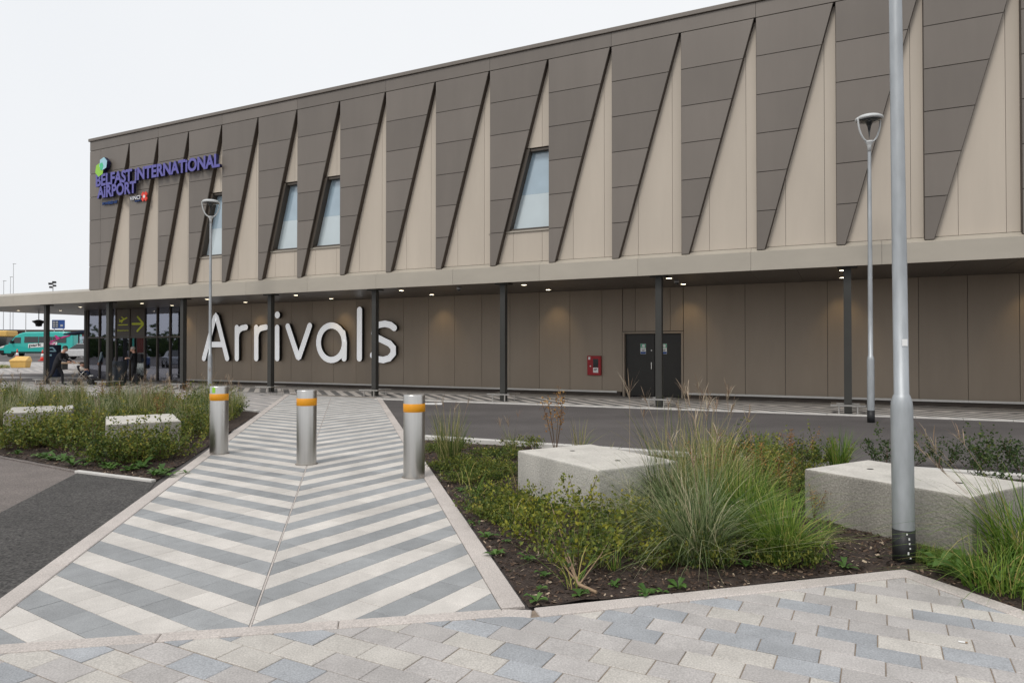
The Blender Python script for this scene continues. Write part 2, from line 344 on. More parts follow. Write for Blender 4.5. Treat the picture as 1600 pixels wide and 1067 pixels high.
# striped chevron paving too far away to tell the pieces apart
def chevron_mat(name, light, dark, period, fold, soft=.03, contrast=1.0):
    m, t, b = newmat(name); L = t.links.new
    tc = node(t, 'ShaderNodeTexCoord'); sx = node(t, 'ShaderNodeSeparateXYZ'); L(tc.outputs['Object'], sx.inputs[0])
    pp = node(t, 'ShaderNodeMath', operation='PINGPONG'); pp.inputs[1].default_value = fold; L(sx.outputs[1], pp.inputs[0])
    ad = node(t, 'ShaderNodeMath', operation='ADD'); L(sx.outputs[0], ad.inputs[0]); L(pp.outputs[0], ad.inputs[1])
    dv = node(t, 'ShaderNodeMath', operation='DIVIDE'); dv.inputs[1].default_value = period; L(ad.outputs[0], dv.inputs[0])
    fr = node(t, 'ShaderNodeMath', operation='FRACT'); L(dv.outputs[0], fr.inputs[0])
    rp = node(t, 'ShaderNodeValToRGB'); e = rp.color_ramp.elements; e[0].position = .5-soft; e[0].color = (*light,1); e[1].position = .5+soft; e[1].color = (*dark,1)
    L(fr.outputs[0], rp.inputs[0])
    br = node(t, 'ShaderNodeTexBrick', i_Scale=1.0); br.inputs['Brick Width'].default_value = .3; br.inputs['Row Height'].default_value = .2; br.inputs['Mortar Size'].default_value = .006
    br.inputs['Color1'].default_value = (1,1,1,1); br.inputs['Color2'].default_value = (.86,.86,.86,1); br.inputs['Mortar'].default_value = (.55,.52,.5,1)
    mp = node(t, 'ShaderNodeMapping'); mp.inputs['Rotation'].default_value = (0,0,R(45)); L(tc.outputs['Object'], mp.inputs[0]); L(mp.outputs[0], br.inputs['Vector'])
    ns = node(t, 'ShaderNodeTexNoise', i_Scale=.9, i_Detail=6); L(tc.outputs['Object'], ns.inputs['Vector'])
    mr = node(t, 'ShaderNodeMapRange'); mr.inputs['To Min'].default_value = .8; mr.inputs['To Max'].default_value = 1.15; L(ns.outputs['Fac'], mr.inputs['Value'])
    m1 = node(t, 'ShaderNodeMix', data_type='RGBA', blend_type='MULTIPLY'); m1.inputs[0].default_value = 1; L(rp.outputs[0], m1.inputs[6]); L(br.outputs[0], m1.inputs[7])
    vm = node(t, 'ShaderNodeVectorMath', operation='SCALE'); L(m1.outputs[2], vm.inputs[0]); L(mr.outputs[0], vm.inputs['Scale'])
    L(vm.outputs[0], b.inputs['Base Color']); b.inputs['Roughness'].default_value = .8
    return m
M['chevron_walk'] = chevron_mat('chevron_pavement', (.52,.48,.44), (.15,.145,.14), .58, 1.9)
M['chevron_plaza'] = chevron_mat('chevron_plaza', (.52,.48,.45), (.32,.31,.305), .58, 1.55)

# ================================================================== THE GROUND
def sheet(name, poly, z, mat, step=None, follow=False, parent=None):
    bm = bmesh.new(); vs = [bm.verts.new((x,y,0)) for x,y in poly]
    for tri in tessellate_polygon([[Vector((x,y,0)) for x,y in poly]]): bm.faces.new([vs[i] for i in tri])
    bm.normal_update()
    if step:
        for _ in range(9):
            es = [e for e in bm.edges if e.calc_length() > step]
            if not es: break
            bmesh.ops.subdivide_edges(bm, edges=es, cuts=1); bmesh.ops.triangulate(bm, faces=[f for f in bm.faces if len(f.verts) > 3])
    for v in bm.verts: v.co.z = z + (hgt(v.co.x, v.co.y) if follow else 0)
    bmesh.ops.recalc_face_normals(bm, faces=bm.faces[:])
    if sum(f.normal.z for f in bm.faces) < 0: bmesh.ops.reverse_faces(bm, faces=bm.faces[:])
    me = bpy.data.meshes.new(name); bm.to_mesh(me); bm.free(); me.materials.append(mat)
    o = ob(name, me, parent); 
    if not parent: o['kind'] = 'structure'
    return o
# one large sheet to the horizon, finer near the site
gx = sorted(set([-900,-500,-300,-200,-150,-120,-100]+list(range(-90,-9,4))+[0,20,60,120,300,900])); gy = sorted(set([-300,-100,-30,0]+list(range(20,92,4))+[120,200,400,900,1500]))
gv = [(x,y,hgt(x,y)) for y in gy for x in gx]; nx = len(gx)
ground = ob('ground', mkmesh('ground', gv, [(j*nx+i, j*nx+i+1, (j+1)*nx+i+1, (j+1)*nx+i) for j in range(len(gy)-1) for i in range(nx-1)], M['asphalt'])); tag(ground, kind='structure')

# path frame
PA = R(103.5); PD = (math.cos(PA), math.sin(PA)); QD = (math.sin(PA), -math.cos(PA))
C0 = (-1.459, 3.815)
def P(c, l): return (C0[0]+PD[0]*c+QD[0]*l, C0[1]+PD[1]*c+QD[1]*l)
def PC(p): return ((p[0]-C0[0])*PD[0]+(p[1]-C0[1])*PD[1], (p[0]-C0[0])*QD[0]+(p[1]-C0[1])*QD[1])
IN, OUTR = 1.42, 1.57
KA = R(10.6); KD = (math.cos(KA), math.sin(KA)); KN = (-KD[1], KD[0])        # cross edging, far side passes through C0
KW = .11
def K(t, o=0): return (C0[0]+KD[0]*t+KN[0]*o, C0[1]+KD[1]*t+KN[1]*o)
CORN = (.10, 4.09)                       # where path, cross edging and right bed meet
APEX = (2.75, 4.80); BA = math.atan2(APEX[1]-CORN[1], APEX[0]-CORN[0]); BD = (math.cos(BA), math.sin(BA)); BN = (-BD[1], BD[0])
BW = .13
RK1 = (3.02, 4.05); RK2 = (3.75, 1.9)
def edge_d(s): return max(-.95, min(-.1, -.63+.044*s))     # outer edge of the building pavement (facade depth)
plaza = sheet('plaza_paving', [P(9.5,-OUTR+.02), P(21.2,-OUTR+.02), F(-9.2,-.85), F(-9.2,2), F(-60,2), F(-60,-3), (-75,60), (-60,30), (-22,17.2), (-6.5,15.2)], .004, M['chevron_plaza'], 4, True)
pl2 = sheet('forecourt_paving', [F(-26.2,2.02), F(-60,2.02), (-72,60), (-45,58), (-26,52), F(-26.2,14)], .004, M['chevron_plaza'], 4, True)
walk_poly = [F(s, edge_d(s)) for s in (-9.2,-5,0,5,10,15,22)] + [F(22,3.9), F(-9.2,3.9)]
# pavement in front of the building: own object frame so that the chevrons run along the front
wm = MB(); pts = [(s, edge_d(s)) for s in (-9.2,-5,0,5,10,15,22)]+[(22,3.72),(-9.2,3.72)]
walk = ob('building_pavement', mkmesh('building_pavement', [(x,y,0) for x,y in pts], [tuple(range(len(pts)))], M['chevron_walk']), None, (FO[0],FO[1],.008), (0,0,FA)); tag(walk, kind='structure')
wm2 = MB(); pts2 = [(-9.22,-.2),(-9.22,3.72),(-30.5,3.72),(-30.5,.2)]
walk2 = ob('entrance_pavement', mkmesh('entrance_pavement', [(x,y,0) for x,y in pts2][::-1], [tuple(range(4))], M['chevron_walk']), None, (FO[0],FO[1],.012), (0,0,FA)); tag(walk2, kind='structure')
# kerb strip between pavement and road
ks = empty('pavement_kerb', (FO[0],FO[1],0), FA); tag(ks, kind='structure')
for k in range(30):
    s0 = -4.3+k*.915; s1 = s0+.905
    mb = MB(); mb.prism_xy([(s0,edge_d(s0)-.14),(s1,edge_d(s1)-.14),(s1,edge_d(s1)-.004),(s0,edge_d(s0)-.004)], -.02, .03, 0, .006); mb.build('kerb_stone', M['kerb'], ks)
# white dashed line end on the road by the path
tag(sheet('road_marking', [G(650,629.5),G(692,629.5),G(690,632.5),G(645,632)], .005, M['white']), kind='structure')

# ---- left asphalt, old and patched
LK = [G(-420,640), G(0,714), G(123.7,738), G(243.7,753)]
ao = sheet('asphalt_apron', [LK[0], LK[1], LK[2], LK[3], P(-.6,-OUTR), P(-3.8,-OUTR), (-12,-2), (-30,2), (-30,16)], .004, M['asphalt_old'])
an = sheet('asphalt_patch', [LK[2], LK[3], P(4.0,-OUTR-.004), P(-2.9,-OUTR-.004), (-4.6,0), G(-180,900), G(0,802)], .008, M['asphalt_new'])

# ---- beds
LBED = [LK[3], LK[2], LK[1], LK[0], (-28,19), (-22,20.6), (-15.4,20.1), G(401,644), P(13.6,-OUTR)]
RB0 = P(.28, OUTR)
bb = lambda s: F(s, -8.42)
RBED = [CORN, APEX, RK1, RK2, (9,1.5), F(15,-8.42+.0), F(2.5,-8.42), P(8.35, OUTR)]
from mathutils import noise
def soilz(x, y, seed):
    return .02+max(-.012, noise.noise(Vector((x*2.1, y*2.1, seed)))*.03 + noise.noise(Vector((x*6, y*6, seed+3)))*.015)
def soil(name, poly, seed):
    o = sheet(name, poly, .0, M['soil'], .22)
    for v in o.data.vertices:
        h = noise.noise(Vector((v.co.x*2.1, v.co.y*2.1, seed)))*.03 + noise.noise(Vector((v.co.x*6, v.co.y*6, seed+3)))*.015
        v.co.z = .02 + max(-.012, h)
    o.data.polygons.foreach_set('use_smooth', [True]*len(o.data.polygons)); return o
soil_l = soil('planting_bed_soil', LBED, 1); soil_r = soil('planting_bed_soil', RBED, 5)

# ---- edging stones and kerbs, each stone its own piece
def kerb_run(root, pts, width, side, zt, length, mat, name='edging_stone', cham=.006):
    for a, b in zip(pts[:-1], pts[1:]):
        L = math.hypot(b[0]-a[0], b[1]-a[1]); n = max(1, round(L/length)); ux, uy = (b[0]-a[0])/L, (b[1]-a[1])/L; nx_, ny_ = -uy*side, ux*side
        for i in range(n):
            t0 = L*i/n+.002; t1 = L*(i+1)/n-.002
            poly = [(a[0]+ux*t0, a[1]+uy*t0), (a[0]+ux*t1, a[1]+uy*t1), (a[0]+ux*t1+nx_*width, a[1]+uy*t1+ny_*width), (a[0]+ux*t0+nx_*width, a[1]+uy*t0+ny_*width)]
            mb = MB(); mb.prism_xy(poly, -.05, zt+random.uniform(-.001,.001), 0, cham); mb.build(name, mat, root)
er = empty('path_edging'); tag(er, kind='structure')
kerb_run(er, [P(-.35,-IN-.003), P(20.6,-IN-.003)], .147, 1, .020, .9, M['edging'])
kerb_run(er, [P(-.05,IN+.003), P(18.2,IN+.003)], .147, -1, .020, .9, M['edging'])
ce = empty('cross_edging'); tag(ce, kind='structure')
kerb_run(ce, [K(-4.2), K(1.42), (CORN[0]+.02, CORN[1]-.03)], KW, -1, .022, .9, M['edging'])
be = empty('bed_edging'); tag(be, kind='structure')
kerb_run(be, [(CORN[0]+.03, CORN[1]-.01), APEX], BW, -1, .026, .9, M['edging'])
kerb_run(be, [APEX, RK1, RK2], BW, -1, .024, .8, M['edging'])
bk = empty('bed_kerb'); tag(bk, kind='structure')
kerb_run(bk, [F(2.2,-8.42), F(15,-8.42)], .12, 1, .09, .915, M['kerb'], 'kerb_stone', .012)
lk = empty('apron_kerb'); tag(lk, kind='structure')
kerb_run(lk, [LK[3], LK[2]], .06, 1, .035, .915, M['kerb'], 'kerb_stone')
kerb_run(lk, [LK[2], LK[1], LK[0]], .05, 1, .025, .915, M['asphalt_old'], 'kerb_stone')
bk2 = empty('plaza_kerb'); tag(bk2, kind='structure')
kerb_run(bk2, [G(401,644), (-15.4,20.1), (-22,20.6)], .12, -1, .05, .915, M['kerb'], 'kerb_stone', .01)

# ---- chevron path: single pavers in stripes at right angles, both sides of a centre joint
base = sheet('chevron_path', [P(-.75,-IN), P(-.2,IN), P(18.6,IN), P(21.2,-IN)], .0105, M['mortar'])
PER = .575; PH0 = None
c_dark = PC((-1.459,3.815))[0]
LD = R(-33.4); RD = R(56.8)
def pix_rank(p):
    y = max(.3, p[1]); return y
pavers = []
PHASE = .315      # dark stripe starts here on the centre line (c of the near apex edge)
for side in (-1, 1):
    wd = (math.cos(RD), math.sin(RD)) if side > 0 else (-math.cos(LD), -math.sin(LD))   # away from the centre joint
    # stripe direction in (c,l)
    wc = wd[0]*PD[0]+wd[1]*PD[1]; wl = wd[0]*QD[0]+wd[1]*QD[1]
    for k in range(-8, 74):
        c0 = PHASE+k*PER/2; c1 = c0+PER/2
        dark = (k % 2 == 0)
        off = random.choice((0,.1,.16,.22)) + .02
        tmax = 2.7
        t = -off-.62
        while t < tmax:
            t0, t1 = t, t+.31; t += .31
            quad = []
            sh = wc*PER/2            # keeps the short joints square to the stripe
            for cc, tt in ((c0,t0),(c0,t1),(c1,t1-sh),(c1,t0-sh)):
                quad.append(P(cc+wc*tt, wl*tt))
            # joint
            if area(quad) < 0: quad = quad[::-1]
            quad = inset(quad, .0018)
            # clip at centre joint, outer edging, cross edging, far end
            o1 = P(0, side*.008); quad = clip(quad, o1, (QD[0]*side, QD[1]*side))
            if len(quad) >= 3: quad = clip(quad, P(0, side*(IN-.003)), (-QD[0]*side, -QD[1]*side))
            if len(quad) >= 3: quad = clip(quad, K(0,.004), KN)
            if len(quad) >= 3: quad = clip(quad, F(0,-.62), (-FV[0], -FV[1]))
            quad = clean(quad) if len(quad) >= 3 else quad
            if len(quad) < 3 or abs(area(quad)) < .0004: continue
            cx = sum(p[0] for p in quad)/len(quad); cy = sum(p[1] for p in quad)/len(quad)
            pavers.append((cy*cy/max(.02,abs(area(quad)))*0+cy, quad, dark))
def in_view(q, mx=1.0):
    x = sum(p[0] for p in q)/len(q); y = sum(p[1] for p in q)/len(q)
    return y > .5 and abs(x/y) < .75*mx and (CAM_H/y) < .52*mx
pavers.sort(key=lambda a: (0 if in_view(a[1]) else 1, a[0]))
for dark in (0, 1): pass
rest = [MB(), MB()]
for i, (_, q, dark) in enumerate(pavers):
    zt = .016+random.uniform(-.0012,.0012)
    if i < 300:
        mb = MB(); mb.prism_xy(q, .0, zt, 0, .002); mb.build('paver', M['paver_dark' if dark else 'paver_light'], base)
    else: rest[1 if dark else 0].prism_xy(q, .0, zt, 0, .002)
for i, mb in enumerate(rest):
    o = mb.build('paver_field', M['paver_dark' if i else 'paver_light'], base); o['kind'] = 'stuff'

cj = MB(); cj.prism_xy([P(-.0,-.0055),P(-.0,.0055),P(19.2,.0055),P(19.2,-.0055)], .0, .0145, 0, .001); cj.build('centre_joint', M['edging'], base)
# ---- foreground slab paving, running bond
slab_base = sheet('slab_paving', [K(-4.2,-.05), K(1.45,-.05), (APEX[0]-.05, APEX[1]-.05), (RK1[0]-.05,RK1[1]), (RK2[0]-.05,RK2[1]), (4.2,-2), (-7,-2)], .0115, pmat('tan_joint_sand', (.27,.215,.165), .95, var=.3, scale=12))
SA = R(-28.3); SL, SW = .292, .172
su = (math.cos(SA), math.sin(SA)); sv = (-su[1], su[0])
slabs = []
for j in range(-60, 60):
    for i in range(-45, 45):
        a0 = i*SL + (j % 2)*SL*.5 + .03*math.sin(j*1.7); b0 = j*SW
        o0 = (.4, 3.2)
        q = [(o0[0]+su[0]*a+sv[0]*b, o0[1]+su[1]*a+sv[1]*b) for a, b in ((a0,b0),(a0+SL,b0),(a0+SL,b0+SW),(a0,b0+SW))]
        cx = sum(p[0] for p in q)/4; cy = sum(p[1] for p in q)/4
        if cy < -1.5 or cx < -6 or cx > 4.2 or cy > 5.3: continue
        q = inset(q, .0028); full = len(q)
        if cx < CORN[0]: q = clip(q, K(0,-KW-.003), (-KN[0],-KN[1]))
        else: q = clip(q, (CORN[0]-BN[0]*(BW+.003), CORN[1]-BN[1]*(BW+.003)), (-BN[0],-BN[1]))
        for a, b in ((APEX, RK1), (RK1, RK2)):
            if len(q) >= 3:
                L = math.hypot(b[0]-a[0], b[1]-a[1]); n_ = ((b[1]-a[1])/L, -(b[0]-a[0])/L)
                if n_[0] > 0: n_ = (-n_[0], -n_[1])
                q = clip(q, (a[0]+n_[0]*(BW+.003), a[1]+n_[1]*(BW+.003)), n_)
        q = clean(q) if len(q) >= 3 else q
        if len(q) < 3 or abs(area(q)) < .0008: continue
        # colour mix runs in loose diagonals
        r = (i*2+j*3 + random.choice((0,0,1))) % 7
        cm = 'slab_b' if r in (0,3) else ('slab_a' if r in (1,5) else 'slab_c')
        if random.random() < .18: cm = random.choice(('slab_a','slab_b','slab_c'))
        slabs.append((cy, q, cm))
slabs.sort(key=lambda a: (0 if in_view(a[1], 1.06) else 1, -a[0]))
rest = {'slab_a': MB(), 'slab_b': MB(), 'slab_c': MB()}
for i, (_, q, cm) in enumerate(slabs):
    zt = .017+random.uniform(-.0018,.0018)
    if i < 300: mb = MB(); mb.prism_xy(q, 0, zt, 0, .003); mb.build('slab', M[cm], slab_base)
    else: rest[cm].prism_xy(q, 0, zt, 0, .003)
for cm, mb in rest.items():
    if mb.v: o = mb.build('slab_field', M[cm], slab_base); o['kind'] = 'stuff'

# ================================================================== THE TERMINAL BUILDING
B = empty('terminal_building', (FO[0],FO[1],0), FA)
tag(B, 'long two-storey terminal with tapering bronze fins over beige cladding', 'building')
ZT, ZR, ZB = 10.0, 10.52, 4.08
FS = [-19.28,-17.43,-15.68,-13.92,-12.12,-10.27,-8.41,-6.505,-4.6,-2.683,-.752,1.175,3.08,5.0,6.897,8.726,10.558,12.4,14.25,16.1,17.95,19.8]
END = 21.4; DEP = 24.0; WD = 3.75; WINS = {3, 5, 6, 10}; WZ0, WZ1 = 5.11, 7.49
# structure behind the cladding
mb = MB(); mb.box(-19.98, END, .225, .5, 4.2, 10.3)
for i in sorted(WINS): pass
core = MB()
edges = [-19.98]+[x for i in sorted(WINS) for x in (FS[i]+.02, FS[i+1]-.02)]+[END]
for a, b in zip(edges[0::2], edges[1::2]): core.box(a, b, .225, .5, 4.2, 10.3)
for i in sorted(WINS):
    core.box(FS[i]+.02, FS[i+1]-.02, .225, .5, 4.2, WZ0); core.box(FS[i]+.02, FS[i+1]-.02, .225, .5, WZ1, 10.3)
core.build('backing_wall', M['joint'], B)
mb = MB(); mb.box(-19.98, END, .5, DEP, 10.2, 10.3); mb.build('roof', M['roof'], B)
mb = MB(); mb.box(-19.99, -19.7, .502, DEP, 4.2, 10.3); mb.box(END-.3, END, .502, DEP, 0, 10.3); mb.box(-19.69, END-.31, DEP-.3, DEP, 0, 10.19); mb.build('side_wall', M['dark_panel'], B)
# parapet band in panels and coping
pe = [-20.0]+FS[1:]+[END]
for a, b in zip(pe[:-1:2], pe[2::2]):
    mb = MB(); mb.box(a+.004, b-.004, -.002, .2, ZT+.012, ZR-.13); mb.build('parapet_panel', M['dark_panel'], B)
mb = MB(); mb.box(-20.06, END, -.05, .6, ZR-.118, ZR); bevel(mb.build('coping', M['dark_panel'], B), .01)
mb = MB(); mb.box(-19.97, END, .05, .23, ZT-.02, ZR-.119); mb.build('parapet_backing', M['joint'], B)
for i, s in enumerate(FS[:-1]):
    sn = FS[i+1]; s0 = -20.0 if i == 0 else s
    def xr(z): return s+.2 + (sn-.035-s-.2)*(z-ZB)/(ZT-ZB)
    poly = [(s0,ZB),(xr(ZB),ZB),(xr(ZT),ZT),(s0,ZT)]
    mb = MB(); mb.prism_xz(poly, .032, .172); fin = mb.build('fin', M['dark_reveal'], B)
    for k in range(6):
        z0 = ZB+(ZT-ZB)*k/6; z1 = ZB+(ZT-ZB)*(k+1)/6; g = .009
        if i == 0:
            mb = MB(); mb.box(s0, s-g*.6, 0, .031, z0+g, z1-g); mb.build('panel', M['dark_panel'], fin)
            pl = [(s+g*.6,z0+g),(xr(z0+g)-.012,z0+g),(xr(z1-g)-.012,z1-g),(s+g*.6,z1-g)]
        else: pl = [(s+.012,z0+g),(xr(z0+g)-.012,z0+g),(xr(z1-g)-.012,z1-g),(s+.012,z1-g)]
        mb = MB(); mb.prism_xz(pl, 0, .031); mb.build('panel', M['dark_panel'], fin)
    # beige panels of the bay
    je = [s+.02, s+.37*(sn-s), s+.86*(sn-s), sn+.02]
    for a, b in zip(je[:-1], je[1:]):
        spans = [(4.165, ZT-.03)] if i not in WINS else [(4.165, WZ0-.05), (WZ1+.05, ZT-.03)]
        for z0, z1 in spans:
            mb = MB(); mb.box(a+.004, b-.004, .172, .22, z0, z1); mb.build('cladding_panel', M['beige'], B)
    if i in WINS:
        wr = empty('window', (0,0,0), 0, B)
        e = sn-.005; lo, hi = WZ0, WZ1; fx = lambda z: xr(z)+.02
        fr = MB()
        fr.prism_xz([(fx(lo)-.02,lo),(fx(lo)+.1,lo),(fx(hi)+.1,hi),(fx(hi)-.02,hi)], .10, .42)
        fr.box(e-.05, e+.02, .20, .42, lo+.062, hi-.062); fr.box(fx(lo)-.02, e+.02, .17, .42, lo, lo+.06); fr.box(fx(hi)-.02, e+.02, .16, .42, hi-.06, hi)
        fr.build('frame', M['frame'], wr)
        zm = lo+.06+(hi-lo)*.43
        mb = MB(); mb.prism_xz([(fx(lo)+.05,lo+.05),(e-.04,lo+.05),(e-.04,zm),(fx(zm)+.05,zm)], .33, .345); mb.build('pane', M['pane_low'], wr)
        mb = MB(); mb.prism_xz([(fx(zm)+.05,zm+.002),(e-.04,zm+.002),(e-.04,hi-.05),(fx(hi)+.05,hi-.05)], .33, .345); mb.build('pane', M['pane_up'], wr)
        mb = MB(); mb.box(s-.1, sn+.06, .13, .21, WZ0-.047, WZ0-.003); mb.build('sill', M['fascia'], wr)
# canopy and fascia along the whole front
fa = MB()
CL = -31.3
xs = np.linspace(CL, END, 19)
for a, b in zip(xs[:-1], xs[1:]):
    mb = MB(); prof = [(-.05,3.56),(-.05,4.03),(.17,4.155),(.30,4.155),(.30,3.9),(.0,3.9),(.0,3.56)]
    n = len(prof); v = [(a+.003,y,z) for y,z in prof]+[(b-.003,y,z) for y,z in prof]
    mb.add(v, [tuple(range(n)), tuple(range(2*n-1,n-1,-1))]+[(i,n+i,n+(i+1)%n,(i+1)%n) for i in range(n)]); mb.build('fascia_panel', M['fascia'], B)
mb = MB(); mb.box(CL-.05, CL, -.05, 10, 3.56, 4.03); mb.build('fascia_panel', M['fascia'], B)
mb = MB(); mb.box(CL+.001, -20.07, .301, 10, 3.95, 4.1); mb.box(-20.06, END, .51, DEP-.31, 3.9, 4.1); mb.build('canopy_deck', M['roof'], B)
# soffit boards
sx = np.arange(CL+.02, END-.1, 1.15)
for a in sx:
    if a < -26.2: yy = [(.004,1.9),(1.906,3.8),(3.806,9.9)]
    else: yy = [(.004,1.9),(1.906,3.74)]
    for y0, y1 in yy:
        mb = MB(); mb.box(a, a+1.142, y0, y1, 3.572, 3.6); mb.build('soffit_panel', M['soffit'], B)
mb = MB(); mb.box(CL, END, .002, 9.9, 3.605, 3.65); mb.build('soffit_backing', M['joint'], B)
# ground-floor wall of tall brown panels
WS0 = -18.85
mb = MB(); mb.box(WS0, 2.27, WD+.05, WD+.3, 0, 3.57); mb.box(4.26, END, WD+.05, WD+.3, 0, 3.57); mb.box(2.275, 4.255, WD+.05, WD+.3, 2.14, 3.57); mb.build('inner_wall', M['joint'], B)
js = [WS0]+[x for x in np.arange(-1.90-1.15*14, END, 1.15) if x > WS0+.3]+[END]
for a, b in zip(js[:-1], js[1:]):
    cuts = [(a, b, .16, 3.568)]
    if b > 2.26 and a < 4.27:
        cuts = []
        if a < 2.26: cuts.append((a, 2.26, .16, 3.568))
        if b > 4.27: cuts.append((4.27, b, .16, 3.568))
        cuts.append((max(a,2.268), min(b,4.262), 2.16, 3.568))
    for x0, x1, z0, z1 in cuts:
        mb = MB(); mb.box(x0+.006, x1-.006, WD, WD+.045, z0, z1); mb.build('wall_panel', M['low_wall'], B)
mb = MB(); mb.box(WS0, 2.2, WD-.03, WD+.04, .0, .15); mb.box(4.33, END, WD-.03, WD+.04, 0, .15); mb.build('plinth', M['dark_reveal'], B)
# bumper rail along the foot of the wall
for a, b in ((WS0+.05, 2.1), (4.4, END-.2)):
    rr = MB(); rr.box(a, b, WD-.12, WD-.105, .13, .19)
    x = a+.3
    while x < b: rr.box(x, x+.03, WD-.105, WD-.029, .14, .18); x += 1.15
    rr.build('bumper_rail', M['rail'], B)
# columns with guards
for s in (-28.1,-23.5,-19.1,-14.55,-9.92,-5.24,-.43,4.33,8.96,13.5,18.1):
    cb = MB(); w2 = .085
    cb.box(s-w2, s+w2, .22, .235, 0, 3.57); cb.box(s-w2, s+w2, .375, .39, 0, 3.57); cb.box(s-.075, s+.075, .2352, .3748, 0, 3.569)
    c = cb.build('column', M['column'], B)
    hb = MB(); hb.box(s-.22, s+.22, .13, .48, 3.53, 3.5705); hb.build('head_plate', M['column'], c)
    gm = MB(); g0, g1 = .38, .26
    y0 = .305
    gm.box(s-g0, s+g0, y0-g0, y0-g1, .20, .235); gm.box(s-g0, s+g0, y0+g1, y0+g0, .20, .235); gm.box(s-g0, s-g1, y0-g1+.001, y0+g1-.001, .20, .235); gm.box(s+g1, s+g0, y0-g1+.001, y0+g1-.001, .20, .235)
    for ax, ay in ((-1,-1),(1,-1),(-1,1),(1,1)): gm.cyl((s+ax*.2, y0+ay*.33, 0), (s+ax*.2, y0+ay*.33, .204), .022, n=8)
    gm.build('guard_ring', M['rail'], c)
# double door
dr = empty('double_door', (0,0,0), 0, B)
mb = MB(); mb.box(2.27,2.33,WD-.02,WD+.2,0,2.08); mb.box(4.2,4.26,WD-.02,WD+.2,0,2.08); mb.box(2.27,4.26,WD-.03,WD+.2,2.081,2.14); mb.build('door_frame', M['low_wall'], dr)
for x0, x1 in ((2.335,3.30),(3.31,4.195)):
    mb = MB(); mb.box(x0, x1, WD+.12, WD+.17, .02, 2.075); bevel(mb.build('door_leaf', M['door'], dr), .006)
mb = MB(); mb.box(2.332,4.198,WD+.19,WD+.22,0,2.08); mb.build('door_backing', M['joint'], dr)
mb = MB(); mb.box(3.20,3.225,WD+.075,WD+.1,.92,1.14); mb.cyl((3.212,WD+.121,.95),(3.212,WD+.07,.95),.012,n=8); mb.cyl((3.212,WD+.121,1.11),(3.212,WD+.07,1.11),.012,n=8); mb.build('door_handle', M['rail'], dr)
mb = MB(); mb.cyl((3.21,WD+.121,1.53),(3.21,WD+.1,1.53),.022,n=10); mb.build('door_lock', M['rail'], dr)
# the two small notices on the doors are things of their own
for x, nm in ((2.93,'left'),(3.62,'right')):
    e = empty('door_notice', F(x, WD+.1195)+(0,), FA); e.location.z = 1.58; e.scale = (1.2,1,1.12)
    mb = MB(); mb.box(-.075,.075,-.004,0,-.15,.15); mb.build('notice_board', M['white'], e)
    mb = MB(); mb.box(-.07,.07,-.0065,-.0045,.03,.145); mb.build('green_panel', M['green'], e)
    mb = MB(); mb.box(-.07,.07,-.0065,-.0045,-.145,-.08); mb.build('blue_panel', M['blue'], e)
    mb = MB()                                   # running figure and door on the green panel
    mb.box(-.005,.045,-.009,-.007,.045,.13); mb.obox((-.02,-.008,.085),.012,.001,.03,0); mb.obox((-.035,-.008,.06),.02,.001,.006,0); mb.cyl((-.02,-.007,.127),(-.02,-.009,.127),.01,n=8); mb.build('pictogram', M['white'], e)
    mb = MB(); mb.box(-.05,.05,-.0065,-.0045,-.03,-.015); mb.box(-.035,.035,-.0065,-.0045,-.06,-.045); mb.build('text_lines', M['black'], e)
    tag(e, 'green and white exit notice on the %s leaf of the dark double door' % nm, 'notice')
# ---- glazed entrance
G0, G1 = -26.0, WS0
eg = empty('glazed_entrance', (0,0,0), 0, B)
mull = [G0, -25.05, -24.1, -23.75, -22.7, -21.6, -20.7, -19.8, -18.95]
for x in mull:
    mb = MB(); mb.box(x-.03, x+.03, WD-.04, WD+.1, 0, 3.57); mb.build('mullion', M['frame'], eg)
for z0, z1 in ((2.12,2.2),(0,.08)):
    for a, b in zip(mull[:-1], mull[1:]):
        if z0 == 0 and a in (-23.75,-22.7): continue
        mb = MB(); mb.box(a+.031, b-.031, WD-.03, WD+.09, z0, z1); mb.build('transom', M['frame'], eg)
for a, b in zip(mull[:-1], mull[1:]):
    for z0, z1 in ((.081,2.119),(2.201,3.565)):
        if a in (-23.75,-22.7):
            if z0 > 2: continue
            if a == -22.7: continue          # the sliding leaf stands open here
            mb = MB(); mb.box(a+.031, b-.031, WD+.02, WD+.03, .01, z1); mb.build('sliding_pane', M['glass'], eg); continue
        mb = MB(); mb.box(a+.031, b-.031, WD+.02, WD+.03, z0, z1); mb.build('pane', M['glass'], eg)
# side and rear glazing of the lobby, floor, core wall
for y in np.arange(WD+1.3, WD+7, 1.3):
    mb = MB(); mb.box(G0-.03, G0+.05, y-.03, y+.03, 0, 3.57); mb.build('mullion', M['frame'], eg)
mb = MB(); mb.box(G0+.005, G0+.015, WD+.101, WD+6.4, .05, 3.56); mb.build('pane', M['glass'], eg)
for x in (-25,-23.7,-22.4,-21.1):
    mb = MB(); mb.box(x-.03, x+.03, WD+6.42, WD+6.5, 0, 3.57); mb.build('mullion', M['frame'], eg)
mb = MB(); mb.box(-23.67, -21.13, WD+6.46, WD+6.47, .05, 3.56); mb.build('pane', M['glass'], eg)
mb = MB(); mb.box(G0+.02, -23.74, WD+6.3, WD+6.4, .021, 3.5); mb.box(-21.06, -20.6, WD+6.3, WD+6.4, .021, 3.5); mb.build('lobby_wall', M['frame'], eg)
mb = MB(); mb.box(-20.59, -18.85, WD+3.4, WD+6.5, 0, 3.57); mb.box(-18.84,-18.7,WD+.31,WD+6.5,0,3.57); mb.build('lobby_wall', M['low_wall'], eg)
